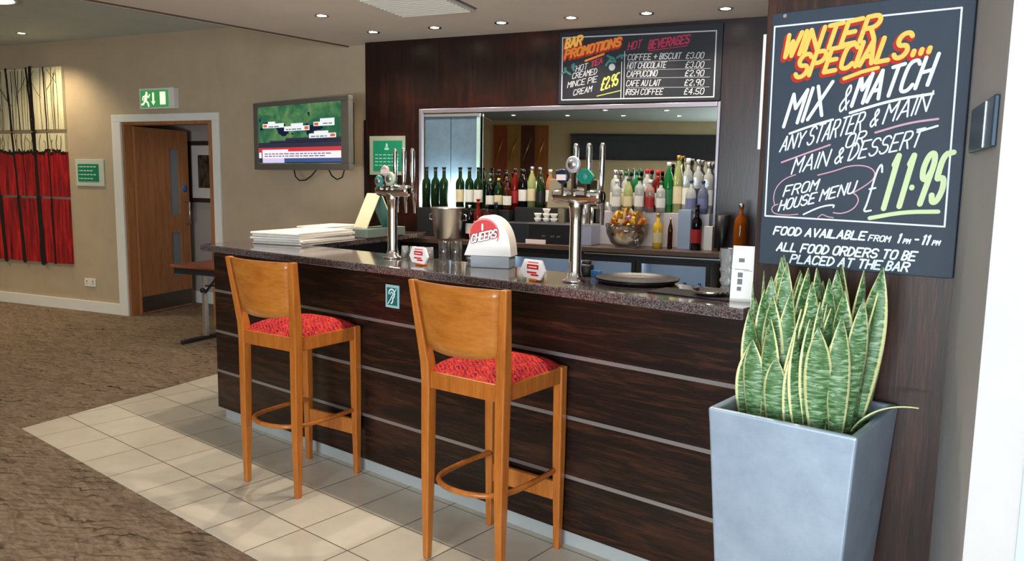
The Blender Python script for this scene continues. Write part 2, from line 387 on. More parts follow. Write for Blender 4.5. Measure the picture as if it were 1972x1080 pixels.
# ------------------------------------------------------------------ SETTING
YR = 2.5425; YO = -4.0; XL = -13.0; XR = 2.6; XB = -5.72
def wallA_y(x): return (6.0 - AY.x * x) / AY.y
struct('floor', G().prism([(XL - .2, YO - .2), (XR + .2, YO - .2), (XR + .2, 8.5), (XL - .2, 8.5)], -0.1, 0.0), M_carpet)
tl = [(-5.085, 1.645), (3.0 - .4, 1.645), (XR, 2.6), (-1.05, 2.6), (-1.05, 5.2), (-3.9, 5.0), (-5.46, 3.13)]
o = struct('floor_tiles', G().prism([(x + 3.33, y - 1.925) for x, y in tl], 0, 0.004), M_tile, loc=(-3.33, 1.925, 0.0))
struct('ceiling_rear', G().prism([(XB, YO), (XR, YO), (XR, -.6), (XB, -.6)], ZC, ZC + 0.12), painted('dark green grey rear ceiling', srgb(96, 106, 98), 0.04))  # rear part of the low ceiling in a darker green grey
# low ceiling over the bar, with its opening for the air vent left as a recess box
struct('ceiling', G().prism([(XB, -.6), (XR, -.6), (XR, 6.9), (-2.0, 6.9), (XB, wallA_y(XB) + .02)], ZC, ZC + 0.12), M_ceiling)
struct('ceiling_upper', G().prism([(XL, YO), (XB, YO), (XB, wallA_y(XB) + .02), (XL, wallA_y(XL) + .02)], ZU, ZU + 0.1), M_ceiling_up)
struct('trim_1', G().box(XB - .02, XB, YO, wallA_y(XB) - .01, ZC - 0.012, ZU), M_ceiling)
struct('trim_2', G().box(XB - .03, XB + .012, YO, wallA_y(XB) + .008, ZC - 0.011, ZC + 0.0), M_trimbrown)
# wall with the television and the door (angled frame)
U0, U1, DU0, DU1, DZ = -12.6, -3.995, -7.09, -5.84, 2.05
gw = G().box(U0, DU0, 6.0, 6.12, 0, 3.0).box(DU1, U1, 6.0, 6.12, 0, 3.0).box(DU0, DU1, 6.0, 6.12, DZ, 3.0)
struct('wall_back', gw, M_wall, TH)
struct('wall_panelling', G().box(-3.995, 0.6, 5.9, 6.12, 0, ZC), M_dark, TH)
struct('baseboard_back', G().box(U0, -7.22, 5.978, 6.0, 0, 0.122).box(-5.74, -3.995, 5.978, 6.0, 0, 0.122), M_white, TH, 0.004)
struct('door_frame_1', G().box(-7.215, -7.09, 5.975, 6.0, 0, 2.05).box(-5.84, -5.75, 5.975, 6.0, 0, 2.05).box(-7.215, -5.75, 5.975, 6.0, 2.05, 2.125), M_white, TH, 0.004)
struct('trim_3', G().box(-7.09, -7.06, 6.0, 6.13, 0, 2.05).box(-5.90, -5.84, 5.99, 6.13, 0, 2.05).box(-7.06, -5.90, 6.0, 6.13, 2.02, 2.05), M_door, TH)
# corridor behind the door
struct('wall_corridor', G().box(-8.6, -3.8, 7.05, 7.15, 0, 2.5).box(-8.7, -8.6, 6.12, 7.15, 0, 2.5).box(-3.8, -3.7, 6.12, 7.15, 0, 2.5), M_corr_wall, TH)
struct('ceiling_corridor', G().box(-8.7, -3.7, 6.12, 7.15, 2.4, 2.5), M_ceiling, TH)
struct('baseboard_corridor', G().box(-8.6, -3.8, 7.03, 7.05, 0, 0.14), M_white, TH)
# room shell behind and beside the camera
struct('wall_left', G().box(XL - .1, XL, YO, 3.2, 0, 3.05), M_wall)
gw = G().box(XL, -0.95, YO - .12, YO, 0, 3.05).box(2.05, XR, YO - .12, YO, 0, 3.05).box(-0.95, 2.05, YO - .12, YO, 0, 0.3).box(-0.95, 2.05, YO - .12, YO, 2.55, 3.05)
struct('wall_front', gw, M_cream_wall)
gw = G()
for x in (-0.95, 0.03, 1.01, 1.99): gw.box(x, x + .06, YO - .1, YO - .03, 0.3, 2.55)
gw.box(-0.95, 2.05, YO - .1, YO - .03, 0.3, 0.36).box(-0.95, 2.05, YO - .1, YO - .03, 2.49, 2.55)
struct('window_1', gw, M_white)
struct('wall_right', G().box(XR, XR + .1, YO, 2.0, 0, 3.05), M_white_wall)
# grey return wall and the white pier at the right edge of the picture
p0 = Vector((-0.44, 2.54, 0)); p1 = p0 - AY * 0.622
struct('wall_return', G().prism([(p0.x, p0.y), (p1.x, p1.y), (p1.x + .12, p1.y + .0), (p0.x + .3, p0.y + .3), (p0.x, p0.y + .3)], 0, ZC), M_grey_wall)
struct('wall_pier', G().prism([(p1.x + .0005, p1.y - .0), (p1.x + .10, p1.y - .012), (p1.x + .10, p1.y + .03), (p1.x + .0005, p1.y + .03)], 0, ZC), M_white_wall)
struct('trim_4', G().box(p1.x + .10, p1.x + .135, p1.y - .02, p1.y + .04, 0, ZC), mat('pale blue gloss', srgb(196, 222, 236), 0.3))
struct('wall_right_end', G().box(p1.x + .135, XR, p1.y + .02, p1.y + .12, 0, ZC), M_white_wall)
# column that carries the big blackboard
struct('column', G().box(-1.035, -0.44, YR, 3.3, 0, ZC), M_column)
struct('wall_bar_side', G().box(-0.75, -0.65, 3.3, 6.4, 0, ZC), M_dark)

# ------------------------------------------------------------------ LIGHT FITTINGS
def downlight(x, y, z, label, group, energy=None, col=SPOT_C, proto=[None], cone=130, soft=.09):
    if proto[0] is None:
        r = thing('downlight', label, 'ceiling light', (x, y, z), 0, group)
        obj('trim_ring', G().lathe([(0.036, 0.0), (0.036, -0.004), (0.052, -0.006), (0.055, 0.0)], seg=24), M_chrome, r)
        obj('lamp_lens', G().lathe([(0.0, -0.0022), (0.035, -0.0022), (0.035, 0.0)], seg=20), M_bulb, r)
        proto[0] = r
    else:
        r = copy_tree(proto[0]); r.location = (x, y, z); tag(r, label, 'ceiling light', group)
    for ch in list(r.children):
        if ch.type == 'LIGHT': bpy.data.objects.remove(ch)
    if energy:
        d = bpy.data.lights.new('lamp_beam', 'SPOT'); d.energy = energy; d.color = col; d.spot_size = R(cone); d.spot_blend = 0.7; d.shadow_soft_size = soft
        l = bpy.data.objects.new('lamp_beam', d); C.objects.link(l); l.parent = r; l.location = (0, 0, -0.02)
    return r
ORD = ['first', 'second', 'third', 'fourth', 'fifth', 'sixth', 'seventh', 'eighth', 'ninth', 'tenth']
for i, (u, v) in enumerate([(-3.647, 5.5), (-3.083, 5.5), (-2.515, 5.5), (-1.965, 5.5), (-1.422, 5.53), (-0.891, 5.56)]):
    P = A(u, v, ZC); downlight(P.x, P.y, ZC, 'chrome ceiling downlight above the mirror wall, %s from the left in its row' % ORD[i], 'downlights along the mirror wall', SPOT_W * 1.1)
P = A(-3.65, 4.84, ZC); downlight(P.x, P.y, ZC, 'single ceiling downlight nearer the room than the mirror wall row', 'downlights over the bar', SPOT_W)
for i, x in enumerate((-4.1, -3.2, -2.3, -1.4)):
    downlight(x, 2.85, ZC, 'ceiling downlight out of view above the bar front', 'downlights above the bar front', SPOT_W * 1.7, soft=.03)
for x in (-6.3 + .95, -4.45, -3.5, -2.52): downlight(x, -1.72, ZC, 'ceiling downlight seen in the mirror, nearer row', 'downlights reflected in the mirror, nearer row', SPOT_W * .5)
for x in (-5.14, -4.18, -3.21, -2.25): downlight(x, -2.75, ZC, 'ceiling downlight seen in the mirror, farther row', 'downlights reflected in the mirror, farther row', SPOT_W * .5)
for x in (-5.0, -3.4, -1.8): downlight(x, 0.9, ZC, 'ceiling downlight out of view above the stools', 'downlights above the stool side', SPOT_W * .25)
downlight(-9.111, 3.173, ZU, 'small bright downlight in the upper ceiling before the tree painting', 'upper ceiling lights', SPOT_W * 2.4, col=(1, .82, .54))
for x, y in ((-7.9, 1.4), (-10.2, 1.6), (-7.6, -1.2), (-11.5, 2.2)): downlight(x, y, ZU, 'added upper ceiling downlight out of view in the lounge', 'added lounge downlights out of view', SPOT_W * 2.8, col=(1, .82, .54))  # unseen lamps added to light the lounge
P = A(-6.2, 6.6, 2.4); downlight(P.x, P.y, 2.4, 'corridor downlight hidden above the doorway', 'corridor light', 17.0)
# big round lamp of the lounge, cut by the top left corner of the photo
r = thing('ceiling_lamp', 'large glowing round ceiling lamp cut by the top left corner', 'ceiling light', (-7.45, 2.35, ZU))
obj('rim', G().lathe([(0.20, 0), (0.22, 0), (0.22, -0.03), (0.20, -0.03), (0.20, 0)], seg=32), M_white, r)
obj('diffuser', G().lathe([(0.0, -0.045), (0.12, -0.04), (0.2, -0.02), (0.2, 0)], seg=32), lit('lamp diffuser', (0.95, 1.0, 0.92, 1), 6), r)

# air vent in the low ceiling
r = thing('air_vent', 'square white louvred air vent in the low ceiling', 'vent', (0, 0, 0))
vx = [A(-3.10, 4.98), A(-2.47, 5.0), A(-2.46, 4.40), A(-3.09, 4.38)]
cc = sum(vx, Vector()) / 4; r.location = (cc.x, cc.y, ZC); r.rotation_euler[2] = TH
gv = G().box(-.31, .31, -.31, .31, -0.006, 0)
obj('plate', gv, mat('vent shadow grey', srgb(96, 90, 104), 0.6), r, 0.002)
gl = G()
for k in range(12):
    y = -.26 + k * .0473; gl.hexa([(-.27, y, -.008), (.27, y, -.008), (.27, y + .006, -.008), (-.27, y + .006, -.008)], [(-.27, y + .02, -.028), (.27, y + .02, -.028), (.27, y + .026, -.028), (-.27, y + .026, -.028)])
obj('louvre', gl, M_white, r)
gl = G()
for a, b, c_, d in ((-.29, .29, -.29, -.27), (-.29, .29, .28, .30), (-.29, -.27, -.27, .28), (.27, .29, -.27, .28)): gl.box(a, b, c_, d, -.022, -.006)
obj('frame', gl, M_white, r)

# ------------------------------------------------------------------ WALL ITEMS, lounge
# three-canvas painting
def canvas(name, z0, z1, label, split=None, seed=1, red=False):
    w0, w1 = -9.75, -7.92
    r = thing(name, label, 'painting', A((w0 + w1) / 2, 6.0, z0), TH, 'three stacked tree canvases')
    hw = (w1 - w0) / 2; H = z1 - z0
    if split is None: obj('canvas', G().box(-hw, hw, -0.035, 0, 0, H), M_canvas_red if red else M_canvas_cream, r, 0.003)
    else:
        obj('canvas', G().box(-hw, hw, -0.035, 0, split, H), M_canvas_cream, r)
        obj('red_field', G().box(-hw, hw, -0.036, 0, 0, split), M_canvas_red, r)
        g = G(); rnd = random.Random(4)
        for k in range(46): g.ribbon([(-hw + k * .04, split + rnd.uniform(-.03, .02)), (-hw + k * .04 + .03, split + rnd.uniform(-.03, .02))], .03, -0.0372)
        obj('dark_ground_line', g, M_trunk, r)
    g = G(); g2 = G(); rnd = random.Random(11)
    lean = lambda x, z: x + (2.65 - z) * 0.06 * (1 if x < .4 else 0.3)
    for x, w in ((0.02, .035), (0.17, .014), (0.36, .03), (0.42, .05), (0.63, .02), (-0.3, .04), (-0.55, .05), (-0.8, .03)):
        if red and w < .02: continue
        g.ribbon([(lean(x, z0 + H * q / 6) + rnd.uniform(-.006, .006), H * q / 6) for q in range(7)], w * (1.5 if red else 1), -0.0376)
    if not red:
        for k in range(34):
            x = rnd.uniform(-hw + .03, hw - .06); xs = lean(x, z0)
            z00 = split if split else 0
            g2.ribbon([(x, z00), (x + rnd.uniform(-.02, .02), (H + z00) / 2), (x + rnd.uniform(-.03, .03), H - rnd.uniform(0, .08))], rnd.uniform(.005, .012), -0.0374)
            if split is None and k % 2:
                zb = rnd.uniform(.2, .5); sg = rnd.choice((-1, 1)); xe = max(-hw + .02, min(hw - .02, x + sg * .14))
                g2.ribbon([(x, zb), ((x + xe) / 2, zb + .07), (xe, min(H - .02, zb + .17))], .007, -0.0374)
    obj('trunk_pattern', g, M_trunk, r)
    if not red: obj('branch_pattern', g2, M_twig, r)
canvas('canvas_painting', 1.985, 2.65, 'topmost of three stacked canvases, cream with black bare trees')
canvas('canvas_painting', 1.255, 1.945, 'middle of three stacked canvases, cream trees above and red below', split=0.49)
canvas('canvas_painting', 0.515, 1.228, 'lowest of three stacked canvases, all red with dark streaks', red=True)

r = thing('wall_sign', 'small green direction sign in a clear frame beside the red painting', 'sign', A(-7.59, 6.0, 1.38), TH)
obj('backing', G().box(-.215, .215, -.012, 0, 0, .285), mat('clear edged acrylic', srgb(196, 206, 190), 0.25), r, 0.003)
obj('green_panel', G().box(-.175, .14, -.016, -.012, .05, .235), M_green, r)
g = G()
for k in range(4):
    z = .2 - k * .042
    for j in range(5 - (k % 2)): g.box(-.135 + j * .05, -.135 + j * .05 + .038, -.0175, -.016, z, z + .012)
    g.box(-.16, -.148, -.0175, -.016, z, z + .012)
obj('lettering', g, mat('pale green ink', srgb(190, 226, 206), 0.6), r)
r = thing('wall_socket', 'white double wall socket above the baseboard by the door', 'socket', A(-7.675, 6.0, 0.28), TH)
obj('plate', G().box(-.085, .085, -.01, 0, 0, .09), M_white, r, 0.004)
g = G()
for sx in (-.045, .045):
    g.box(sx - .006, sx + .006, -.0115, -.0095, .05, .066); g.box(sx - .014, sx - .008, -.0115, -.0095, .026, .036); g.box(sx + .008, sx + .014, -.0115, -.0095, .026, .036)
obj('pin_holes', g, M_black, r)

# exit sign
r = thing('exit_sign', 'lit green running man exit sign over the doorway', 'sign', A(-6.51, 6.0, 2.17), TH)
obj('housing', G().box(-.235, .235, -.07, 0, 0, .205), M_white, r, 0.006)
obj('lit_face', G().box(-.21, .165, -.074, -.07, .015, .185), lit('exit sign green', (0.03, 0.22, 0.05, 1), 1.0), r)
g = G()
g.ribbon([(-.125, .155), (-.125, .157)], .03, -.0755)
g.ribbon([(-.13, .13), (-.145, .085)], .04, -.0755); g.ribbon([(-.145, .085), (-.11, .06), (-.10, .03)], .02, -.0755); g.ribbon([(-.15, .085), (-.17, .05), (-.195, .045)], .02, -.0755)
g.ribbon([(-.13, .13), (-.095, .115), (-.085, .14)], .015, -.0755); g.ribbon([(-.14, .13), (-.175, .12), (-.18, .09)], .015, -.0755)
g.ribbon([(-.035, .15), (-.035, .07)], .025, -.0755); g.add([(-.065, -.0756, .075), (-.035, -.0756, .035), (-.005, -.0756, .075)], [(0, 1, 2)])
g.box(.055, .13, -.0757, -.074, .04, .165)
obj('pictogram', g, lit('exit sign pale', (0.75, 1.0, 0.6, 1), 1.1), r)

# television
TVW, TVH = 1.40, 0.615
r = thing('television', 'grey framed wall television showing a weather map and news ticker', 'television', (-5.965, 4.25, 1.574), 0)
obj('bezel', G().box(-TVW / 2, TVW / 2, 0.0, .05, 0, .055).box(-TVW / 2, TVW / 2, 0, .05, TVH - .04, TVH).box(-TVW / 2, -TVW / 2 + .07, 0, .05, .055, TVH - .04).box(TVW / 2 - .105, TVW / 2, 0, .05, .055, TVH - .04), mat('grey metallic bezel', srgb(120, 116, 108), 0.4, 0.4), r, 0.004)
obj('back_shell', G().box(-TVW / 2 + .05, TVW / 2 - .05, .05, .10, .05, TVH - .05), M_black, r)
x0, x1, z0, z1 = -TVW / 2 + .07, TVW / 2 - .105, .055, TVH - .04
m = mat('weather map picture', (0, 0, 0, 1), 0.25); t = NT(m); v = t.coords('Object', scale=(1, 1, 1))
land = t.ramp(t.noise(v, 4.5, 6, 0.6, 0.6), [(0.3, srgb(20, 70, 66)), (0.45, srgb(46, 98, 66)), (0.6, srgb(84, 124, 78)), (0.75, srgb(136, 140, 96))])
sea = t.math('GREATER_THAN', t.noise(t.coords('Object', scale=(1, 1, 2.2), loc=(3, 0, 1)), 3.0, 4), 0.60)
pic = t.mix(sea, land, srgb(14, 26, 50)); t.l(pic, t.b.inputs['Emission Color']); t.b.inputs['Emission Strength'].default_value = 1.0
obj('screen', G().box(x0, x1, .008, .05, z0, z1), m, r)
def e(nm, c, s=1.0): return lit(nm, c, s)
sw, sh = x1 - x0, z1 - z0
def S(a, b): return x0 + a * sw, z1 - b * sh
g = G()
def srect(g, a0, b0, a1, b1, y=.0065):
    (xa, za), (xb, zb) = S(a0, b0), S(a1, b1); g.box(xa, xb, y, .0085, zb, za)
srect(g, .0, .63, 1, .99, .0075); srect(g, .15, .60, 1, .64, .0075); srect(g, .35, .56, 1, .61, .0075)
obj('sea_band', g, e('screen navy', srgb(18, 22, 48)), r)
g = G(); srect(g, 0, .72, 1, .79); obj('red_band', g, e('screen red', srgb(188, 40, 48)), r)
g = G(); srect(g, .05, .755, .38, .80, .005); srect(g, .05, .79, 1, .905, .005); srect(g, .005, .80, .035, .90, .005); obj('ticker_band', g, e('screen white', srgb(236, 226, 232)), r)
g = G(); srect(g, .33, .90, 1, .97); obj('blue_band', g, e('screen blue', srgb(46, 72, 128)), r)
g = G(); srect(g, .05, .90, .33, .985); obj('clock_band', g, e('screen lilac', srgb(206, 190, 226)), r)
g = G()
for a0, b0, a1, b1 in ((.13, .265, .22, .30), (.06, .30, .33, .375), (.42, .315, .565, .36), (.335, .36, .64, .44), (.765, .26, .925, .38), (.69, .31, .77, .38), (.695, .46, .855, .505), (.635, .50, .94, .575)): srect(g, a0, b0, a1, b1)
obj('map_captions', g, e('screen caption', srgb(222, 228, 226)), r)
g = G()
for a0, b0, a1, b1 in ((.07, .315, .115, .36), (.585, .375, .63, .425), (.70, .325, .745, .37), (.88, .515, .93, .56)): srect(g, a0, b0, a1, b1, .0052)
obj('map_symbols', g, e('screen orange', srgb(206, 84, 50)), r)
g = G(); rnd = random.Random(2)
for b0, a0, a1 in ((.345, .14, .30), (.405, .36, .56), (.54, .66, .84), (.82, .08, .9), (.86, .08, .84), (.335, .80, .90)):
    a = a0
    while a < a1 - .02:
        w = rnd.uniform(.02, .06); srect(g, a, b0, min(a + w, a1), b0 + .018, .0042); a += w + .012
obj('screen_lettering', g, e('screen ink', srgb(96, 92, 120)), r)
obj('wall_bracket', G().box(-.12, .12, .10, .32, .2, .42), M_blackmatt, r)
g = G().tube([(-.17, .07, .0), (-.15, .07, -.06), (-.09, .07, -.095), (0.0, .07, -.09), (.09, .07, -.05), (.16, .07, .0)], .006)
obj('hanging_cable', g, M_black, r)
g = G().tube([(.34, .07, .0), (.38, .07, -.05), (.45, .07, -.08), (.52, .07, -.06), (.55, .07, .0)], .006)
obj('hanging_cable', g, M_black, r)

# door leaf, standing open into the corridor
r = thing('door', 'open oak door leaf with two narrow glazed slots', 'door', A(-7.075, 6.10, 0.004), TH + R(6)); r.name = 'door_1'; r['kind'] = 'structure'
T_, Lw, Hh = .044, .80, 2.01
g = G()
sl = [(.60, .70)]
# leaf lies along +y (into the corridor); visible face looks towards +x
def leafbox(g, y0, y1, z0, z1): g.box(0, T_, y0, y1, z0, z1)
leafbox(g, 0, .50, 0, Hh); leafbox(g, .65, Lw, 0, Hh); leafbox(g, .50, .65, 0, .36); leafbox(g, .50, .65, .86, 1.06); leafbox(g, .50, .65, 1.80, Hh)
obj('leaf', g, M_door, r)
obj('pane', G().box(.016, .028, .50, .65, .36, .86), M_frost, r); obj('pane', G().box(.016, .028, .50, .65, 1.06, 1.80), M_frost, r)
obj('kick_plate', G().box(T_, T_ + .003, .01, Lw - .01, .02, .19), mat('dark kick plate', srgb(84, 72, 62), 0.4, 0.5), r)
o = obj('fire_door_disc', G().lathe([(0, 0), (.045, 0), (.045, .003), (0, .003)], (T_, 0, 0), axis='x', seg=24), mat('blue disc', srgb(70, 110, 168), 0.4), r); o.location = (0, .725, 1.36)
obj('pull_handle', G().tube([(T_, .74, .95), (T_ + .05, .74, .95), (T_ + .05, .74, 1.2), (T_, .74, 1.2)], .009), M_steel, r)
# picture on the corridor wall
r = thing('framed_picture', 'dark framed picture with wide white mount seen through the doorway', 'picture', A(-6.98, 7.05, 1.20), TH)
obj('frame', G().box(-.27, .27, -.03, 0, 0, .05).box(-.27, .27, -.03, 0, .66, .71).box(-.27, -.22, -.03, 0, .05, .66).box(.22, .27, -.03, 0, .05, .66), mat('dark brown frame', srgb(58, 40, 34), 0.4), r, 0.004)
obj('mount', G().box(-.22, .22, -.015, 0, .05, .66), mat('picture mount', srgb(206, 198, 192), 0.7), r)
m = mat('dark print', srgb(40, 30, 28), 0.5); t = NT(m); t.col(t.ramp(t.noise(t.coords('Object', scale=(2, 2, 1)), 9, 3), [(0.4, srgb(24, 18, 16)), (0.6, srgb(80, 66, 52))]))
obj('print', G().box(-.12, .12, -.018, -.015, .17, .55), m, r)

# folding table, half hidden by the bar end
r = thing('folding_table', 'red brown topped folding table with grey T-leg behind the bar end', 'table', A(-5.15, 5.47, 0), TH)
obj('tabletop', G().box(-.42, .75, -.32, .32, .695, .72), M_table, r, 0.004)
obj('modesty_panel', G().box(-.30, .70, .20, .22, .25, .69), mat('pale grey laminate', srgb(190, 186, 182), 0.5), r)
obj('edge_rail', G().box(-.39, .72, -.30, -.27, .64, .695), M_blackmatt, r)
for nm, x in (('leg', -.33), ('leg', .62)):
    lg = obj(nm, G().box(x - .02, x + .02, -.03, .01, .03, .69), M_alu, r, 0.003)
    obj('foot_bar', G().box(x - .022, x + .022, -.30, .30, .0, .035), M_blackmatt, lg, 0.008)
obj('brace', G().tube([(-.33, -.02, .42), (-.10, -.02, .66)], .011).tube([(-.33, -.02, .50), (-.05, -.02, .52)], .008), M_blackmatt, r)
obj('clamp_knob', G().lathe([(0, -.05), (.022, -.05), (.022, -.02), (0, -.02)], (-.33, 0, .46), axis='y', seg=12), M_black, r)

# ------------------------------------------------------------------ BAR
BX0, BX1 = -4.45, -1.036
r = thing('bar_counter', 'dark plank bar front with three metal strips and steel plinth', 'bar', (0, YR, 0))
zs = [(.072, .298), (.314, .547), (.563, .800), (.816, 1.052)]
for a, b in zs: obj('plank', G().box(BX0, BX1, 0, .03, a, b), M_bar, r)
for a, b in ((.298, .314), (.547, .563), (.800, .816)): obj('metal_strip', G().box(BX0 - .002, BX1, -.0015, .028, a, b), M_strip, r)
obj('plinth', G().box(BX0 + .05, BX1, .02, .05, 0.004, .072), M_plinth, r)
obj('carcass', G().box(BX0 + .0, BX1, .03, .30, .09, 1.05), M_darkgrey, r)
g = G().prism([(BX0, .03), (BX0 + .03, .03), (BX0 - .451, 1.69), (BX0 - .481, 1.69)], .072, 1.052)
obj('return_panel', g, M_bar, r)
obj('carcass', G().prism([(BX0 + .03, .05), (BX0 + .30, .05), (BX0 - .176, 1.69), (BX0 - .451, 1.69)], .09, 1.05), M_darkgrey, r)
def along(p, d): return (p[0] + AY.x * d, p[1] + AY.y * d)
po, pi_ = (-4.5, 2.482), (-4.07, 2.93)
do = (5.445 - (Vector((*po, 0)).dot(AY))) - .005; di = (5.445 - (Vector((*pi_, 0)).dot(AY))) - .005
poly = [po, (-1.037, 2.482), (-1.037, 2.93), pi_, along(pi_, di), along(po, do)]
tag(obj('bar_worktop', G().prism(poly, 1.0525, 1.092), M_granite, bev=0.006), 'polished brown granite bar top with a return to the panelled wall', 'worktop')

# hearing loop sign on the bar front
P = (-2.93, YR, .0)
from_px = None
r = thing('hearing_loop_sign', 'small teal hearing loop sign on the dark bar front', 'sign', (-2.829, YR, 0.884))
obj('plate', G().box(-.048, .048, -.004, 0, 0, .112), mat('pale teal sign', srgb(150, 196, 196), 0.35), r, 0.001)
obj('field', G().box(-.036, .036, -.005, -.004, .012, .098), mat('deep teal print', srgb(30, 98, 100), 0.4), r)
g = G(); g.ribbon(chaikin([(-.022, .068), (-.018, .088), (.006, .092), (.02, .076), (.016, .056), (.004, .044), (.006, .03), (-.006, .022)]), .008, -.0056)
g.ribbon(chaikin([(-.01, .066), (-.006, .078), (.006, .076), (.006, .062), (-.004, .054)]), .005, -.0056); g.ribbon([(-.03, .016), (.03, .094)], .005, -.0058)
obj('ear_symbol', g, mat('white teal ink', srgb(206, 240, 236), 0.5), r)

# ------------------------------------------------------------------ STOOLS
def make_stool(label, loc, rotz):
    r = thing('bar_stool', label, 'bar stool', loc, rotz, 'bar stools at the bar')
    def post(pts, w, d):    # list of (x,y,z,scale): skewed square post
        g = G(); n = len(pts); vs = []; fs = []
        for x, y, z, s in pts: vs += [(x - w * s / 2, y - d * s / 2, z), (x + w * s / 2, y - d * s / 2, z), (x + w * s / 2, y + d * s / 2, z), (x - w * s / 2, y + d * s / 2, z)]
        fs.append((3, 2, 1, 0)); fs.append(tuple(4 * (n - 1) + i for i in range(4)))
        for j in range(n - 1):
            for i in range(4): fs.append((4 * j + i, 4 * j + (i + 1) % 4, 4 * j + 4 + (i + 1) % 4, 4 * j + 4 + i))
        return g.add(vs, fs)
    for s in (-1, 1):
        obj('rear_leg', post([(s * .183, -.198, 0, .62), (s * .182, -.196, .36, .92), (s * .182, -.193, .72, 1.0), (s * .186, -.195, .80, 1.0), (s * .222, -.238, 1.122, .72)], .042, .046), M_stool, r, 0.005)
        obj('front_leg', post([(s * .178, .197, 0, .66), (s * .176, .195, .40, .95), (s * .176, .192, .768, 1.0)], .042, .042), M_stool, r, 0.005)
        obj('side_rail', G().box(s * .178 - .012, s * .178 + .012, -.172, .173, .700, .766), M_stool, r, 0.004)
    obj('rear_rail', G().box(-.162, .162, -.207, -.183, .700, .766), M_stool, r, 0.004)
    obj('front_rail', G().box(-.156, .156, .180, .204, .700, .766), M_stool, r, 0.004)
    obj('foot_board', G().box(-.158, .158, .184, .206, .205, .285), M_stool, r, 0.004)
    pts = [(-.166, .178), (-.176, .06), (-.172, -.10), (-.150, -.176), (-.09, -.222), (0, -.24), (.09, -.222), (.150, -.176), (.172, -.10), (.176, .06), (.166, .178)]
    pts = chaikin(pts, 2)
    obj('foot_hoop', G().tube([(x, y, .335) for x, y in pts], .0115, 8), M_stool, r)
    # cushion, domed
    g = G(); N = 16; vs = []
    for j in range(N + 1):
        for i in range(N + 1):
            a, b = i / N * 2 - 1, j / N * 2 - 1
            k = (max(0, 1 - abs(a) ** 4) * max(0, 1 - abs(b) ** 4)) ** 0.55
            vs.append((a * (.186 - .006 * b), b * .195 + .004, .766 + .05 * k))
    fs = [(j * (N + 1) + i, j * (N + 1) + i + 1, (j + 1) * (N + 1) + i + 1, (j + 1) * (N + 1) + i) for j in range(N) for i in range(N)]
    g.add(vs, fs, True); g.box(-.18, .18, -.18, .192, .74, .766)
    obj('seat_cushion', g, M_seat, r)
    # curved backrest panel between the posts
    g = G(); N = 14; M_ = 8; vs = []
    for s in (0, 1):
        for j in range(M_ + 1):
            z = .868 + (1.119 - .868) * j / M_; t_ = (z - .80) / .322; hw = .166 + .038 * t_; yc = -.197 - .043 * t_
            for i in range(N + 1):
                a = i / N * 2 - 1; bow = -.034 * (1 - a * a); zz = z - (.016 * (1 - a * a) if j == 0 else 0)
                vs.append((a * hw, yc + bow + (.009 if s else -.009), zz))
    n1_ = (N + 1) * (M_ + 1)
    for j in range(M_):
        for i in range(N):
            q = [j * (N + 1) + i, j * (N + 1) + i + 1, (j + 1) * (N + 1) + i + 1, (j + 1) * (N + 1) + i]
            g.f.append(tuple(q)); g.sm.append(True); g.mi.append(0); g.f.append(tuple(n1_ + k for k in q[::-1])); g.sm.append(True); g.mi.append(0)
    for i in range(N):
        for j, rev in ((0, 0), (M_, 1)):
            q = (j * (N + 1) + i, n1_ + j * (N + 1) + i, n1_ + j * (N + 1) + i + 1, j * (N + 1) + i + 1); g.f.append(q if not rev else q[::-1]); g.sm.append(False); g.mi.append(0)
    for j in range(M_):
        for i, rev in ((0, 1), (N, 0)):
            q = (j * (N + 1) + i, n1_ + j * (N + 1) + i, n1_ + (j + 1) * (N + 1) + i, (j + 1) * (N + 1) + i); g.f.append(q if not rev else q[::-1]); g.sm.append(False); g.mi.append(0)
    g.v = vs
    obj('backrest', g, M_stoolpanel, r)
    return r
make_stool('wooden bar stool with red seat, farther one by the bar end', (-3.215, 2.288, .004), R(6))
make_stool('wooden bar stool with red seat, nearer one before the bar middle', (-1.962, 2.305, .004), R(2.5))

# ------------------------------------------------------------------ PLANTER AND PLANT
px, py = -.766, 2.322
r = thing('planter', 'tall square tapered silver planter in front of the column', 'planter', (px, py, .004))
H = .846; rt_, rb = .211, .160; ri = .188
g = G()
sq = lambda h, z: [(-h, -h, z), (h, -h, z), (h, h, z), (-h, h, z)]
rings = [sq(rb, 0), sq(rt_ - .004, H - .05), sq(rt_, H), sq(ri, H), sq(ri - .006, H - .09)]
vs_2 = [p for q in rings for p in q]; fs = [(3, 2, 1, 0)]
for k in range(len(rings) - 1):
    for i in range(4): fs.append((4 * k + i, 4 * k + (i + 1) % 4, 4 * k + 4 + (i + 1) % 4, 4 * k + 4 + i))
g.add(vs_2, fs); obj('pot_body', g, M_planter, r, 0.008, 3)
obj('soil', G().box(-ri + .004, ri - .004, -ri + .004, ri - .004, H - .12, H - .06), M_soil, r)
r = thing('snake_plant', 'variegated snake plant with upright yellow-edged leaves in the silver planter', 'plant', (px, py, .79))
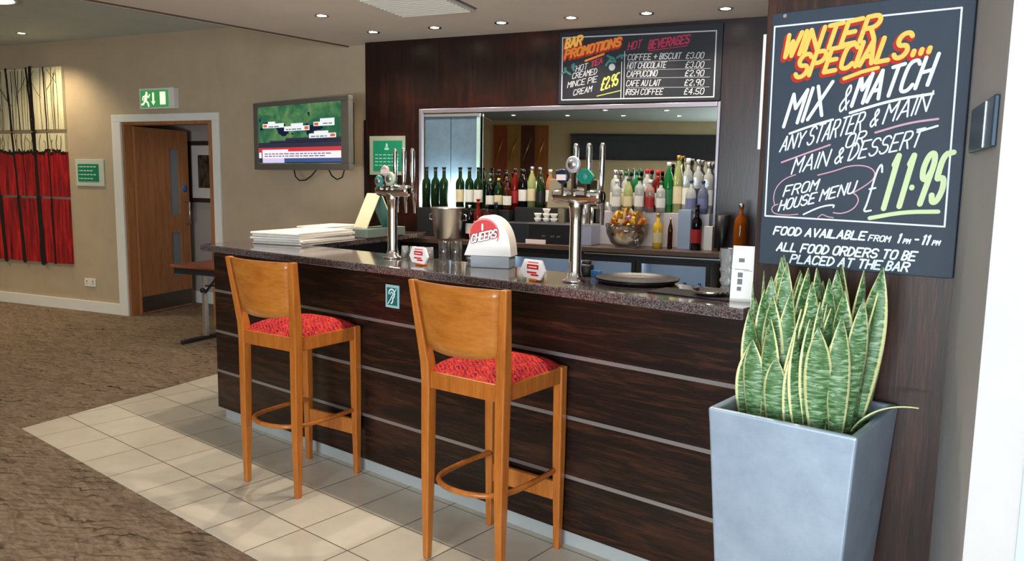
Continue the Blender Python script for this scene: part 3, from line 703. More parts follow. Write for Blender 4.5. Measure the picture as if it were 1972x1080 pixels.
def leaf(x, y, h, w, az, lean, twist, bend=0.0):
    g = G(); n = 16; m_ = 6; uv = []
    d = Vector((math.cos(az), math.sin(az), 0)); vs = []
    face0 = math.atan2(-1, .5)           # leaf faces vary around the plant
    for j in range(n + 1):
        t_ = j / n
        prof = (0.46 + 0.54 * math.sin(min(1, t_ / .55) * PI / 2)) if t_ < .55 else (1.0 * (1 - ((t_ - .55) / .45) ** 2.1))
        prof = max(prof, .015)
        ctr = Vector((x, y, 0)) + d * (lean * h * t_ + bend * h * t_ ** 2.5) + Vector((0, 0, h * t_ * (1 - .12 * abs(bend) * t_) - (abs(bend) * h * .55 * t_ ** 4)))
        a = twist[0] + (twist[1] - twist[0]) * t_
        ac = Vector((math.cos(a), math.sin(a), 0)); nr = Vector((-math.sin(a), math.cos(a), 0))
        for i in range(m_ + 1):
            s_ = i / m_ * 2 - 1
            cup = .22 * w * prof * (s_ * s_) * (1.2 - t_)
            vs.append(ctr + ac * (s_ * w / 2 * prof) + nr * cup); uv.append((i / m_, t_))
    fs = [(j * (m_ + 1) + i, j * (m_ + 1) + i + 1, (j + 1) * (m_ + 1) + i + 1, (j + 1) * (m_ + 1) + i) for j in range(n) for i in range(m_)]
    g.add(vs, fs, True)
    o = obj('leaf', g, M_leaf, r)
    ul = o.data.uv_layers.new(name='UVMap')
    for lp in o.data.loops: ul.data[lp.index].uv = uv[lp.vertex_index]
    sd = o.modifiers.new('thickness', 'SOLIDIFY'); sd.thickness = .004; sd.offset = 0
rnd = random.Random(21)
# right direction in the picture is about (.77,.64), so leaf blades are laid across it
LV = [(-.10, .00, .505, .058), (-.13, -.02, .40, .05), (-.07, -.03, .49, .056), (-.05, .03, .45, .056), (-.15, -.07, .235, .056), (-.115, -.10, .26, .052), (-.08, -.09, .33, .052), (-.035, -.07, .36, .05), (-.15, .02, .36, .046), (-.11, .06, .44, .05),
      (-.09, -.05, .39, .05), (-.13, -.06, .34, .045), (-.05, -.11, .22, .046), (-.06, .10, .45, .05), (-.015, -.04, .42, .05),
      (.02, .02, .40, .05), (.05, .05, .47, .056), (.085, .03, .475, .06), (.13, .02, .49, .055), (.10, -.04, .42, .055), (.05, -.05, .37, .052), (.14, -.05, .41, .052), (.03, -.11, .30, .048), (.08, -.11, .33, .052), (.125, -.11, .36, .05),
      (.15, .05, .43, .05), (.07, .09, .48, .05), (.00, -.11, .26, .042), (-.10, -.02, .44, .05), (-.08, .05, .50, .05), (-.12, .03, .42, .046), (-.04, .00, .47, .05), (-.06, -.06, .41, .048), (-.14, -.02, .31, .046), (.03, -.02, .44, .05), (.07, -.01, .45, .05), (.11, .06, .47, .05), (.09, -.06, .38, .046), (.14, .00, .44, .05), (.05, -.09, .34, .044), (-.01, .06, .43, .05), (.06, -.08, .39, .045), (.11, -.08, .29, .046)]
for i, (x, y, h, w) in enumerate(LV):
    base_ = rnd.uniform(-.15, 1.35); out = math.atan2(y + rnd.uniform(-.08, .08), x - (.085 if x > 0 else -.09) + rnd.uniform(-.06, .06))
    leaf(x, y, h, w * rnd.uniform(1.05, 1.45), out, rnd.uniform(.01, .15), (base_, base_ + rnd.uniform(-.8, .8)))
leaf(.14, -.03, .16, .034, R(26), .55, (1.2, 1.4), 0.55)
leaf(-.16, -.03, .42, .016, R(170), .02, (.5, .6)); leaf(-.15, .03, .45, .014, R(150), .03, (.6, .6))

# ------------------------------------------------------------------ BLACKBOARDS
r = thing('blackboard', 'large winter specials blackboard on the column above the plant', 'blackboard', (-.74, YR, 1.245))
obj('board', G().box(-.268, .302, -.03, -.001, 0, .797), M_slate, r, 0.003)
yf = -.0308
BIG = [('WINTER', (-0.2278, 0.6576), (0.0551, 0.6914), 0.0654), ('SPECIALS...', (-0.1843, 0.5921), (0.2044, 0.6395), 0.0654), ('MIX', (-0.21, 0.4421), (-0.0782, 0.4772), 0.0929), ('&', (-0.0445, 0.4805), (-0.0117, 0.4899), 0.0722), ('MATCH', (-0.0062, 0.4973), (0.210, 0.5496), 0.0791), ('ANY', (-0.2179, 0.3638), (-0.1421, 0.3823), 0.043), ('STARTER', (-0.1341, 0.3821), (0.0312, 0.427), 0.0516), ('&', (0.0485, 0.4325), (0.0741, 0.4393), 0.0482), ('MAIN', (0.0854, 0.4419), (0.2074, 0.4756), 0.0516), ('OR', (-0.0175, 0.3724), (0.0399, 0.3854), 0.0378), ('MAIN', (-0.176, 0.2932), (-0.0619, 0.3209), 0.0464), ('&', (-0.0466, 0.3241), (-0.0194, 0.3318), 0.0447), ('DESSERT', (-0.0059, 0.3349), (0.1945, 0.3767), 0.0482), ('FROM', (-0.1985, 0.2221), (-0.0902, 0.2456), 0.031), ('HOUSE', (-0.2109, 0.1751), (-0.0956, 0.2051), 0.031), ('MENU', (-0.0832, 0.2103), (0.0216, 0.2399), 0.0327)]
FOOT = [('FOOD AVAILABLE', (-0.2229, 0.0995), (0.0611, 0.0972), 0.0275), ('FROM', (0.0686, 0.0961), (0.1299, 0.0951), 0.0189), ('1', (0.148, 0.095), (0.1551, 0.0947), 0.0292), ('PM', (0.1654, 0.0942), (0.1844, 0.094), 0.0138), ('-', (0.1947, 0.0945), (0.2057, 0.0945), 0.0275), ('11', (0.212, 0.0942), (0.2337, 0.0941), 0.0292), ('PM', (0.2428, 0.0936), (0.2626, 0.0943), 0.0138), ('ALL FOOD ORDERS TO BE', (-0.2094, 0.0475), (0.2038, 0.045), 0.0292), ('PLACED AT THE BAR', (-0.164, 0.0112), (0.1868, 0.0116), 0.0292)]
PRICE = [('£', (0.048, 0.1812), (0.0799, 0.1886), 0.1307, .006), ('1', (0.094, 0.1905), (0.1101, 0.1945), 0.1479, .0155), ('1', (0.137, 0.1981), (0.1522, 0.2020), 0.141, .0155), ('.', (0.1734, 0.2519), (0.1774, 0.2551), 0.0172, .014), ('9', (0.1838, 0.2041), (0.2188, 0.2145), 0.1376, .0155), ('5', (0.2268, 0.2129), (0.2600, 0.2215), 0.1307, .0155)]
g = G()
for s, a, b, h in BIG[:2]: lettering(g, s, a, b, h, .021, yf, .3, dx=-.005, dz=-.006)
g.ribbon([(-0.0358, 0.575), (0.0138, 0.5913), (0.0581, 0.5999)], .022, yf); obj('heading_outline', g, M_chalk_red, r)
g = G()
for s, a, b, h in BIG[:2]: lettering(g, s, a, b, h, .0135, yf - .0008, .3)
g.ribbon([(-0.0328, 0.58), (0.0168, 0.5963), (0.0611, 0.6049)], .011, yf - .0008); obj('heading_lettering', g, M_chalk_yellow, r)
g = G()
for s, a, b, h in BIG[2:5]: lettering(g, s, a, b, h, .0105 if s != '&' else .005, yf, .3)
for s, a, b, h in BIG[5:]: lettering(g, s, a, b, h, .0048, yf, .3)
for pts, w in (([(-0.1895, 0.4204), (-0.1187, 0.444), (-0.0585, 0.4593)], .007), ([(-0.0094, 0.4775), (0.109, 0.5097), (0.2132, 0.5215)], .008), ([(0.1808, 0.4152), (0.2319, 0.4312)], .006), ([(-0.1299, 0.1669), (-0.0801, 0.1929), (-0.0371, 0.2011), (-0.0398, 0.1925)], .005)): g.ribbon(chaikin(pts), w, yf)
lettering(g, *PRICE[0][:4], .0055, yf)
obj('chalk_lettering', g, M_chalk, r)
g = G()
for s, a, b, h in FOOT: lettering(g, s, a, b, h * .88, .0056 if h > .02 else .0038, yf, .3)
obj('footer_lettering', g, M_chalk, r)
g = G()
for s, a, b, h, w in PRICE[1:]: lettering(g, s, a, b, h, w, yf, .22)
g.ribbon(chaikin([(0.0684, 0.1633), (0.1603, 0.1853), (0.2514, 0.1895)]), .012, yf); obj('price_lettering', g, M_chalk_green, r)
g = G()
for pts, w in (([(-0.21, 0.3299), (-0.1373, 0.3565), (-0.0622, 0.3832)], .005), ([(0.067, 0.4168), (0.1556, 0.4425), (0.2318, 0.4507)], .006),
    ([(-0.162, 0.2916), (-0.1967, 0.2791), (-0.2238, 0.2505), (-0.2308, 0.2148), (-0.2241, 0.1936)], .003), ([(-0.2134, 0.1968), (-0.2311, 0.1899), (-0.234, 0.1755), (-0.2221, 0.165), (-0.1854, 0.162), (-0.1471, 0.1668)], .003),
    ([(-0.093, 0.2903), (-0.0405, 0.3041), (-0.0024, 0.3192), (0.0421, 0.3209), (0.0711, 0.3078), (0.0758, 0.285), (0.0524, 0.2617), (0.0159, 0.2378)], .0035), ([(0.0159, 0.2378), (0.0294, 0.2281), (0.0337, 0.2116), (0.0193, 0.1878), (-0.0122, 0.1732), (-0.0387, 0.1756)], .0035),
    ([(-0.0844, 0.1589), (-0.0719, 0.1709), (-0.0579, 0.1629), (-0.0377, 0.1603)], .003)): g.ribbon(chaikin(pts), w, yf)
obj('flourish_lettering', g, M_chalk_pink, r)
g = G(); g.ribbon([(-0.257, 0.756), (0.268, 0.7505), (0.271, 0.1475), (-0.254, 0.1575), (-0.257, 0.756)], .005, yf); obj('border_line', g, M_chalk, r)
g = G()
for x, z in ((-.225, .785), (.26, .785)): g.lathe([(.006, -.034), (.006, -.03)], (x, 0, z), axis='y', seg=10)
obj('fixing_screw', g, M_chrome, r)
struct('trim_5', G().box(-4.05, -4.0, 5.95, 5.999, 1.33, 2.02), M_black, TH)
# thin white edged poster seen on edge at the left side of the column
tag(obj('edge_panel', G().box(-1.052, -1.036, 2.56, 2.59, 1.62, 1.99), M_whiteplastic), 'narrow white panel edge on the column left of the big blackboard', 'panel')

r = thing('blackboard', 'small bar promotions blackboard over the mirror', 'blackboard', A(-1.58, 5.9, 2.104), TH)
obj('board', G().box(-.61, .63, -.028, 0, 0, .545), M_slate2, r, 0.003)
SMALL = [('BAR', (-0.56, 0.4235), (-0.4249, 0.4465), 0.0656), ('PROMOTIONS', (-0.5622, 0.3456), (-0.1181, 0.4226), 0.0574), ('HOT', (-0.4705, 0.244), (-0.3763, 0.2631), 0.041), ('TEA', (-0.35, 0.2741), (-0.2579, 0.3043), 0.0369), ('CREAMED', (-0.4986, 0.1904), (-0.2987, 0.2218), 0.041), ('MINCE PIE', (-0.5351, 0.1248), (-0.2969, 0.1637), 0.041), ('CREAM', (-0.4867, 0.0643), (-0.3362, 0.0913), 0.041), ('£2.95', (-0.266, 0.0969), (-0.1284, 0.138), 0.082), ('HOT', (-0.0648, 0.3832), (0.0392, 0.3999), 0.0533), ('BEVERAGES', (0.0928, 0.3865), (0.3945, 0.4145), 0.0574), ('COFFEE + BISCUIT', (-0.0627, 0.3126), (0.3378, 0.306), 0.041), ('£3.00', (0.3718, 0.3048), (0.5024, 0.3003), 0.041), ('HOT CHOCOLATE', (-0.0643, 0.2504), (0.2299, 0.246), 0.041), ('£3.00', (0.3708, 0.2405), (0.5054, 0.2364), 0.041), ('CAPPUCCINO', (-0.0661, 0.1898), (0.1666, 0.1869), 0.041), ('£2.90', (0.3697, 0.1797), (0.5081, 0.1759), 0.041), ('CAFE AU LAIT', (-0.0677, 0.1222), (0.1926, 0.1186), 0.041), ('£2.90', (0.3688, 0.1131), (0.5112, 0.1099), 0.041), ('IRISH COFFEE', (-0.0695, 0.0583), (0.2145, 0.0541), 0.041), ('£4.50', (0.3677, 0.0501), (0.514, 0.0474), 0.041)]
yf = -.0288
g = G()
for s, a, b, h in SMALL[:2]: lettering(g, s, a, b, h, .034, yf, .25, dx=-.006, dz=-.008)
obj('heading_outline', g, M_chalk_red, r)
g = G(); lettering(g, *SMALL[0], .017, yf - .0008); obj('heading_lettering', g, M_chalk_yellow, r)
g = G(); lettering(g, *SMALL[1], .017, yf - .0008); g.ribbon([(-0.393, 0.3223), (-0.2498, 0.3657)], .016, yf); obj('heading_lettering', g, M_chalk_orange, r)
g = G(); lettering(g, *SMALL[3], .009, yf); lettering(g, *SMALL[8], .008, yf); lettering(g, *SMALL[9], .011, yf); g.ribbon([(.10, .372), (.38, .395)], .006, yf); obj('crimson_lettering', g, M_chalk_crimson, r)
g = G()
for k in (2, 4, 5, 6) + tuple(range(10, 20)): lettering(g, *SMALL[k], .0058, yf)
for z in (.295, .235, .175, .105): g.ribbon([(-.06, z + .005), (.55, z - .008)], .0025, yf)
g.ribbon([(-0.1815, 0.265), (-0.1815, 0.268)], .05, yf)
obj('chalk_lettering', g, M_chalk_dim, r)
g = G(); lettering(g, *SMALL[7], .012, yf); g.ribbon([(-0.2936, 0.055), (-0.1068, 0.092)], .006, yf); obj('price_lettering', g, mat('lime chalk', srgb(196, 200, 100), 0.8), r)
g = G(); rnd = random.Random(3)
for cx_, cz_ in ((-.17, .33), (-.12, .35), (-.50, .28), (-.21, .31), (-.55, .25)):
    for k in range(4): g.ribbon([(cx_, cz_), (cx_ + rnd.uniform(-.05, .05), cz_ + rnd.uniform(-.03, .03))], .016, yf + .0001)
obj('holly_drawing', g, M_chalk_teal, r)
g = G(); g.ribbon([(-0.583, 0.503), (0.583, 0.488), (0.585, 0.026), (-0.580, 0.034), (-.583, .503)], .009, yf - .0002); g.ribbon([(-0.107, 0.302), (-0.1048, 0.034)], .006, yf); g.ribbon([(-0.0865, 0.3768), (-0.0826, 0.034)], .006, yf); obj('border_line', g, M_chalk_dim, r)

# green notice on the panelling
r = thing('wall_notice', 'green notice in a pale frame on the dark panelling', 'notice', A(-3.768, 5.9, 1.54), TH)
obj('frame', G().box(-.18, .18, -.014, 0, 0, .335), mat('greenish acrylic frame', srgb(150, 158, 136), 0.35), r, 0.003)
obj('green_panel', G().box(-.14, .155, -.017, -.014, .035, .295), M_green, r)
g = G().ribbon([(0.0, .245), (0.0, .262)], .022, -.0175)
g.ribbon([(-.015, .225), (.015, .225)], .02, -.0175)
for k in range(4):
    for j in range(6): g.box(-.12 + j * .042, -.12 + j * .042 + .03, -.0176, -.017, .17 - k * .03, .178 - k * .03)
obj('lettering', g, mat('mint ink', srgb(150, 206, 180), 0.6), r)
# dark thermostat plate on grey wall (faces -AX)
Pq = p0 - AY * .375
r = thing('wall_switch_plate', 'dark metal switch plate on the grey wall right of the blackboard', 'switch', (Pq.x, Pq.y, 1.592), TH)
obj('plate', G().box(-.012, 0, -.19, .185, 0, .112), mat('dark blue metal', srgb(40, 58, 72), 0.35, 0.3), r, 0.003)
obj('bright_seam', G().box(-.0135, -.012, -.075, -.055, .004, .108), M_chrome, r)

# ------------------------------------------------------------------ BACK BAR
MU0, MU1 = -3.44, -0.942
r = thing('bar_mirror', 'wide aluminium framed mirror behind the bottles', 'mirror', A((MU0 + MU1) / 2, 5.9, 1.04), TH)
hw = (MU1 - MU0) / 2; Hm = 1.055
obj('glass', G().box(-hw + .03, hw - .02, -.012, 0, .02, Hm - .035), M_mirror, r)
obj('frame', G().box(-hw, -hw + .03, -.03, 0, 0, Hm).box(hw - .022, hw, -.03, 0, 0, Hm).box(-hw + .03, hw - .022, -.03, 0, Hm - .034, Hm).box(-hw + .03, hw - .022, -.03, 0, 0, .02), mat('grey anodised frame', srgb(150, 146, 156), 0.35, 0.6), r, 0.003)
# frosted panel at the mirror's left end, foot brightened by an added light strip
r = thing('frosted_panel', 'pale blue two-leaf frosted panel brightened by an added strip, at the mirror left end', 'panel', A(-3.128, 5.868, 1.043), TH)
M_bluepanel = painted('pale blue frosted sheet', srgb(82, 103, 118), 0.10, 0.5, 14)
obj('leaf', G().box(-.245, -.003, -.006, 0, 0, .985), M_bluepanel, r); obj('leaf', G().box(.003, .24, -.006, 0, 0, .985), M_bluepanel, r)
obj('edge_strip', G().box(.24, .27, -.012, 0, 0, .985), mat('green glass edge', srgb(160, 190, 182), 0.3), r)
obj('head_rail', G().box(-.245, .27, -.02, 0, .985, 1.005), M_alu, r)
obj('added_light_strip', G().box(-.23, .23, -.05, -.03, .235, .25), lit('added cool strip', (0.9, 1.0, 0.95, 1), 10), r)
al = area_light('added_strip_light', (0, -.085, .265), (0, 1, .45), .46, .03, 70.0, (0.95, 1.0, 0.98), r, R(125))
# back counter
r = thing('back_counter', 'brown back counter under the mirror with dark fascia', 'counter', (0, 0, 0), TH)
obj('worktop', G().box(-3.65, -.55, 5.448, 5.865, 1.005, 1.04), M_backtop, r, 0.004)
obj('fascia', G().box(-3.65, -.55, 5.50, 5.53, .965, 1.005), M_black, r)
obj('bright_rail', G().box(-1.82, -.62, 5.492, 5.50, .985, .992), M_steel, r)
obj('end_panel', G().box(-3.65, -3.62, 5.46, 5.865, 0.004, 1.005), M_black, r); obj('end_panel', G().box(-.66, -.55, 5.46, 5.865, 0.004, 1.005), M_black, r)
obj('end_panel', G().box(-3.62, -2.44, 5.50, 5.53, 0.004, .965), M_black, r)
M_coolin = mat('cooler interior white', srgb(206, 214, 226), 0.5)
for i, (a, b, lab) in enumerate([(-2.42, -1.90, 'under-counter bottle cooler left of the middle tap'), (-1.885, -1.43, 'under-counter bottle cooler right of the middle tap'), (-1.42, -.90, 'under-counter bottle cooler behind the round tray')]):
    r = thing('bottle_cooler', 'glass door ' + lab, 'cooler', A((a + b) / 2, 5.5, .004), TH, 'under-counter bottle coolers'); w = (b - a) / 2
    obj('cabinet', G().box(-w, w, .36, .38, .03, .955).box(-w, -w + .02, .04, .36, .03, .955).box(w - .02, w, .04, .36, .03, .955).box(-w + .02, w - .02, .04, .36, .03, .05).box(-w + .02, w - .02, .04, .36, .94, .955), M_coolin, r)
    obj('shelf', G().box(-w + .02, w - .02, .06, .36, .50, .51), M_steel, r)
    obj('lamp_tube', G().box(-w + .05, w - .05, .055, .07, .925, .94), lit('cooler lamp', (0.82, 0.92, 1.0, 1), 9.0), r)
    obj('door_frame', G().box(-w, w, 0, .03, .03, .10).box(-w, w, 0, .03, .93, .955).box(-w, -w + .03, 0, .03, .10, .93).box(w - .03, w, 0, .03, .10, .93), M_black, r)
    obj('pane', G().box(-w + .03, w - .03, .012, .018, .10, .93), mat('cooler glass', (0.9, 0.95, 1, 1), 0.03, trans=1.0, ior=1.1), r)
    g = G(); rnd = random.Random(i)
    for k in range(4):
        x = -w + .1 + k * (2 * w - .2) / 3
        g.lathe([(.03, 0), (.03, .16), (.012, .23), (.012, .28)], (x, .18, .51), seg=10)
    obj('chilled_bottles', g, mat('chilled bottle teal', srgb(40, 96, 96), 0.15), r)
# bottle tiers
r = thing('bottle_tier', 'dark stepped bottle stand under the left bottles', 'shelf', A(-2.94, 5.868, 1.0405), TH)
obj('step', G().box(-.42, .42, -.165, -.01, 0, .235), M_blackmatt, r, 0.003)
r = thing('bottle_tier', 'pale stepped bottle stand under the right bottles', 'shelf', A(-1.345, 5.868, 1.0405), TH)
obj('step', G().box(-.43, .385, -.145, -.01, 0, .25), mat('pale lilac laminate', srgb(206, 200, 204), 0.35), r, 0.003)

# bottles --------------------------------------------------------
def gcol(name, c, tr=0.0, rough=0.08): return mat(name, c, rough, trans=tr, ior=1.35)
BG = {'green': gcol('dark green glass', srgb(22, 44, 20)), 'black': gcol('black glass', srgb(14, 12, 14)), 'clear': gcol('clear bottle glass', srgb(236, 240, 236), .55, .05), 'amber': gcol('amber spirit', srgb(178, 92, 20), .45),
      'red': gcol('red spirit', srgb(120, 24, 18), .2), 'blue': gcol('blue spirit', srgb(136, 142, 178), .5), 'brown': gcol('brown glass', srgb(62, 28, 14), .1), 'emerald': gcol('emerald glass', srgb(28, 120, 56), .25), 'lime': gcol('yellow green spirit', srgb(206, 212, 140), .5),
      'orange': gcol('orange liqueur', srgb(206, 140, 90), .4), 'yellow': gcol('yellow juice', srgb(224, 184, 60), .2), 'rose': gcol('pink spirit', srgb(222, 176, 166), .6)}
CAPS = {'black': M_black, 'green': mat('green cap', srgb(24, 92, 48), 0.4), 'red': mat('red cap', srgb(190, 28, 28), 0.4), 'white': M_whiteplastic, 'silver': M_steel, 'gold': mat('gold cap', srgb(196, 152, 70), 0.3, 0.8), 'blue': mat('blue cap', srgb(40, 52, 110), 0.4)}
LABS = {'white': mat('white label', srgb(228, 226, 216), 0.6), 'cream': mat('cream label', srgb(222, 206, 164), 0.6), 'red': mat('red label', srgb(158, 30, 28), 0.55), 'black': mat('black label', srgb(24, 22, 24), 0.5), 'green': mat('green label', srgb(34, 110, 66), 0.55), 'blue': mat('blue label', srgb(116, 120, 160), 0.55), 'gold': mat('gold label', srgb(190, 150, 80), 0.5), None: None}
PR = {'wine': lambda r, h: [(0, 0), (r, 0), (r, h * .58), (r * .9, h * .66), (r * .42, h * .74), (r * .36, h * .95), (r * .42, h * .955), (r * .42, h * .985)],
      'spirit': lambda r, h: [(0, 0), (r, 0), (r, h * .66), (r * .86, h * .74), (r * .40, h * .80), (r * .36, h * .90)],
      'tall': lambda r, h: [(0, 0), (r, 0), (r, h * .62), (r * .75, h * .74), (r * .38, h * .84), (r * .34, h * .92)],
      'squat': lambda r, h: [(0, 0), (r * .92, 0), (r, h * .1), (r, h * .55), (r * .8, h * .70), (r * .3, h * .78), (r * .28, h * .92)]}
def bottle(u, v, z, kind, h, r_, glass, cap, lab, label, group, lab2=None):
    o = thing('wine_bottle' if kind == 'wine' else 'spirit_bottle', label, 'bottle', A(u, v, z), TH + random.uniform(-.3, .3), group)
    pf = PR[kind](r_, h); obj('glass_body', G().lathe(pf, seg=18), BG[glass], o)
    top = pf[-1][1]; rr = pf[-1][0] * 1.25
    obj('cap', G().lathe([(rr, 0), (rr, h - top), (0, h - top)], (0, 0, top - .001), seg=14), CAPS[cap], o)
    if kind == 'wine': obj('foil', G().lathe([(r_ * .37, h * .80), (r_ * .38, h * .945)], seg=14), CAPS[cap], o)
    if lab:
        def patch(a, b, span, nm, m):
            g = G(); n = 12; vs = []
            for k in range(n + 1):
                an = -PI / 2 + (k / n - .5) * span
                for zz in (a, b): vs.append(((r_ + .0008) * math.cos(an), (r_ + .0008) * math.sin(an), zz * h))
            g.add(vs, [(2 * k, 2 * k + 2, 2 * k + 3, 2 * k + 1) for k in range(n)], True); obj(nm, g, m, o)
        patch(.16, .46, 3.9, 'label', LABS[lab])
        if lab2: patch(.48, .58, 3.0, 'neck_label', LABS[lab2])
    return o
ZT = 1.2765; ZTR = 1.2915; ZB = 1.0405; VT = 5.77; VF = 5.60
GW = 'wine bottles before the frosted panel'
for i, (u, lab) in enumerate([(-3.30, None), (-3.215, None), (-3.135, None), (-2.985, 'cream'), (-2.90, 'white'), (-2.82, 'white')]):
    bottle(u, 5.76, ZT, 'wine', .335, .037, 'green', 'black', lab, 'dark green wine bottle on the left tier, %s from the left' % ORD[i], GW)
GM = 'spirit bottles left of the till'
for i, (u, kind, h, r_, gl, cp, lb, desc) in enumerate([
    (-2.74, 'spirit', .29, .036, 'green', 'green', 'black', 'dark green spirit bottle with black label'), (-2.665, 'tall', .32, .034, 'black', 'black', 'blue', 'black spirit bottle with dark blue label'),
    (-2.595, 'spirit', .30, .036, 'brown', 'black', 'black', 'brown glass spirit bottle with black label'), (-2.52, 'tall', .33, .036, 'red', 'black', 'red', 'tall red brown spirit bottle with red label')]):
    bottle(u, 5.818, ZT, kind, h, r_, gl, cp, lb, desc + ' on the left tier', GM)
for i, (u, kind, h, gl, cp, lb, desc) in enumerate([(-2.705, 'squat', .24, 'black', 'silver', 'white', 'short black bottle with white label'), (-2.63, 'spirit', .25, 'green', 'gold', 'cream', 'short dark green bottle with cream label'), (-2.555, 'squat', .24, 'brown', 'black', 'white', 'short brown bottle with white label')]):
    bottle(u, 5.742, ZT, kind, h, .034, gl, cp, lb, desc + ' at the front edge of the left tier', GM)
GF = 'front row bottles left of the till'
for i, (u, kind, h, r_, gl, cp, lb, desc) in enumerate([
    (-2.83, 'spirit', .27, .034, 'black', 'silver', 'white', 'black bottle with white label beside the ice bucket'), (-2.755, 'wine', .32, .036, 'red', 'red', 'cream', 'deep red wine bottle with cream label, tallest of the front row'), (-2.68, 'spirit', .28, .034, 'brown', 'black', 'black', 'brown bottle behind the white drinks dispenser'),
    (-2.60, 'tall', .30, .034, 'black', 'blue', 'white', 'black bottle with blue cap behind the white drinks dispenser')]):
    bottle(u, VF + .03, ZB, kind, h, r_, gl, cp, lb, desc, GF)
GC = 'bottles standing behind the low black appliance'
for i, (u, kind, h, r_, gl, cp, lb, desc) in enumerate([
    (-2.445, 'spirit', .30, .036, 'black', 'black', 'white', 'black bottle with white label and black cap'), (-2.37, 'tall', .32, .034, 'lime', 'silver', 'cream', 'yellow green bottle with cream label'),
    (-2.293, 'squat', .27, .036, 'green', 'black', 'black', 'dark green squat bottle with black label'), (-2.215, 'tall', .30, .034, 'orange', 'white', 'white', 'orange liqueur bottle with white cap'), (-2.14, 'tall', .30, .034, 'orange', 'blue', 'white', 'orange liqueur bottle with blue cap')]):
    z = ZB + .26
    bottle(u, 5.805, z, kind, h, r_, gl, cp, lb, desc + ' left of the till', GC)
r = thing('bottle_tier', 'dark narrow bottle stand behind the low black appliance', 'shelf', A(-2.17, 5.868, ZB), TH)
obj('step', G().box(-.32, .30, -.12, -.01, 0, .2585), M_blackmatt, r, 0.003)
GR = 'bottles on the right tier, back row'
for i, (u, kind, h, r_, gl, cp, lb, l2, desc) in enumerate([
    (-1.69, 'spirit', .31, .037, 'clear', 'silver', 'white', None, 'clear bottle with plain white label at the left end'), (-1.605, 'spirit', .30, .036, 'clear', 'green', 'cream', 'white', 'clear bottle with cream label and green cap'),
    (-1.525, 'spirit', .31, .037, 'emerald', 'green', 'white', None, 'green bottle with white label'), (-1.445, 'spirit', .32, .037, 'clear', 'red', 'red', 'white', 'clear bottle with red label and red cap'),
    (-1.365, 'spirit', .31, .036, 'red', 'red', 'white', None, 'red bottle with white label'), (-1.285, 'tall', .37, .036, 'emerald', 'white', 'green', None, 'tall bright green bottle'), (-1.215, 'tall', .42, .034, 'lime', 'gold', 'cream', None, 'tallest bottle, yellow green with gold cap'),
    (-1.145, 'spirit', .40, .036, 'clear', 'white', 'white', None, 'tall clear bottle with white cap'), (-1.07, 'spirit', .39, .037, 'clear', 'silver', 'black', None, 'tall clear bottle with small black label'), (-.995, 'spirit', .37, .037, 'clear', 'silver', 'white', None, 'clear bottle at the right end by the mirror frame')]):
    bottle(u, 5.815, ZTR, kind, h, r_, gl, cp, lb, desc + ', back row of right tier', GR, l2)
GR2 = 'bottles on the right tier, front row'
for i, (u, kind, h, r_, gl, cp, lb, desc) in enumerate([
    (-1.655, 'spirit', .24, .034, 'clear', 'white', 'white', 'short clear bottle with white label and cap'), (-1.565, 'tall', .25, .034, 'lime', 'green', 'cream', 'pale yellow bottle with green cap'), (-1.48, 'spirit', .26, .036, 'clear', 'black', 'white', 'clear bottle with white label and black cap'),
    (-1.40, 'spirit', .24, .034, 'rose', 'white', 'red', 'pink bottle with red label'), (-1.32, 'spirit', .23, .034, 'clear', 'green', 'white', 'clear bottle with green cap'), (-1.10, 'squat', .24, .038, 'clear', 'blue', 'blue', 'clear squat bottle with blue label'), (-1.015, 'squat', .24, .038, 'blue', 'blue', 'blue', 'blue squat bottle with blue cap')]):
    bottle(u, 5.735, ZTR, kind, h, r_, gl, cp, lb, desc + ', front row of right tier', GR2)
GS = 'bottles standing on the right back counter'
bottle(-1.30, 5.60, ZB, 'squat', .25, .036, 'yellow', 'gold', 'cream', 'yellow juice bottle standing right of the glass bowl', GS)
bottle(-1.025, 5.60, ZB, 'wine', .32, .037, 'black', 'black', 'red', 'dark wine bottle with red label right of the glass bowl', GS)
bottle(-1.21, 5.60, ZB, 'tall', .22, .018, 'brown', 'gold', None, 'slim brown bottle with gold cap right of the glass bowl', GS)
bottle(-.727, 5.62, ZB, 'squat', .335, .047, 'amber', 'silver', None, 'round shouldered amber bottle right of the mirror', GS)
# little boxes by the right bottles
tag(obj('tea_box', G().box(-1.16, -1.07, 5.61, 5.66, ZB, ZB + .28), mat('blue grey card', srgb(160, 178, 206), 0.5), rot=(0, 0, TH), bev=.002), 'blue grey card box standing left of the dark wine bottle', 'box')
tag(obj('card_box', G().box(-.975, -.915, 5.61, 5.66, ZB, ZB + .17), M_whiteplastic, rot=(0, 0, TH), bev=.002), 'small white card box right of the dark wine bottle', 'box')
# black tapered vase right of the mirror
r = thing('vase', 'black tapered vase right of the mirror frame', 'vase', A(-.855, 5.66, ZB), TH)
obj('body', G().lathe([(0, 0), (.026, 0), (.028, .06), (.052, .25), (.048, .25), (.024, .07), (0, .06)], seg=20), M_black, r)
# ice bucket
r = thing('ice_bucket', 'brushed steel ice bucket on the back counter', 'bucket', A(-2.985, 5.55, ZB), TH)
obj('body', G().lathe([(0, 0), (.10, 0), (.105, .006), (.135, .235), (.142, .245), (.135, .25), (.128, .235), (.10, .012), (0, .012)], seg=32), M_steel, r)
for s in (-1, 1): obj('handle', G().tube([(s * .133, 0, .20), (s * .165, 0, .19), (s * .165, 0, .15), (s * .128, 0, .15)], .006), M_chrome, r)
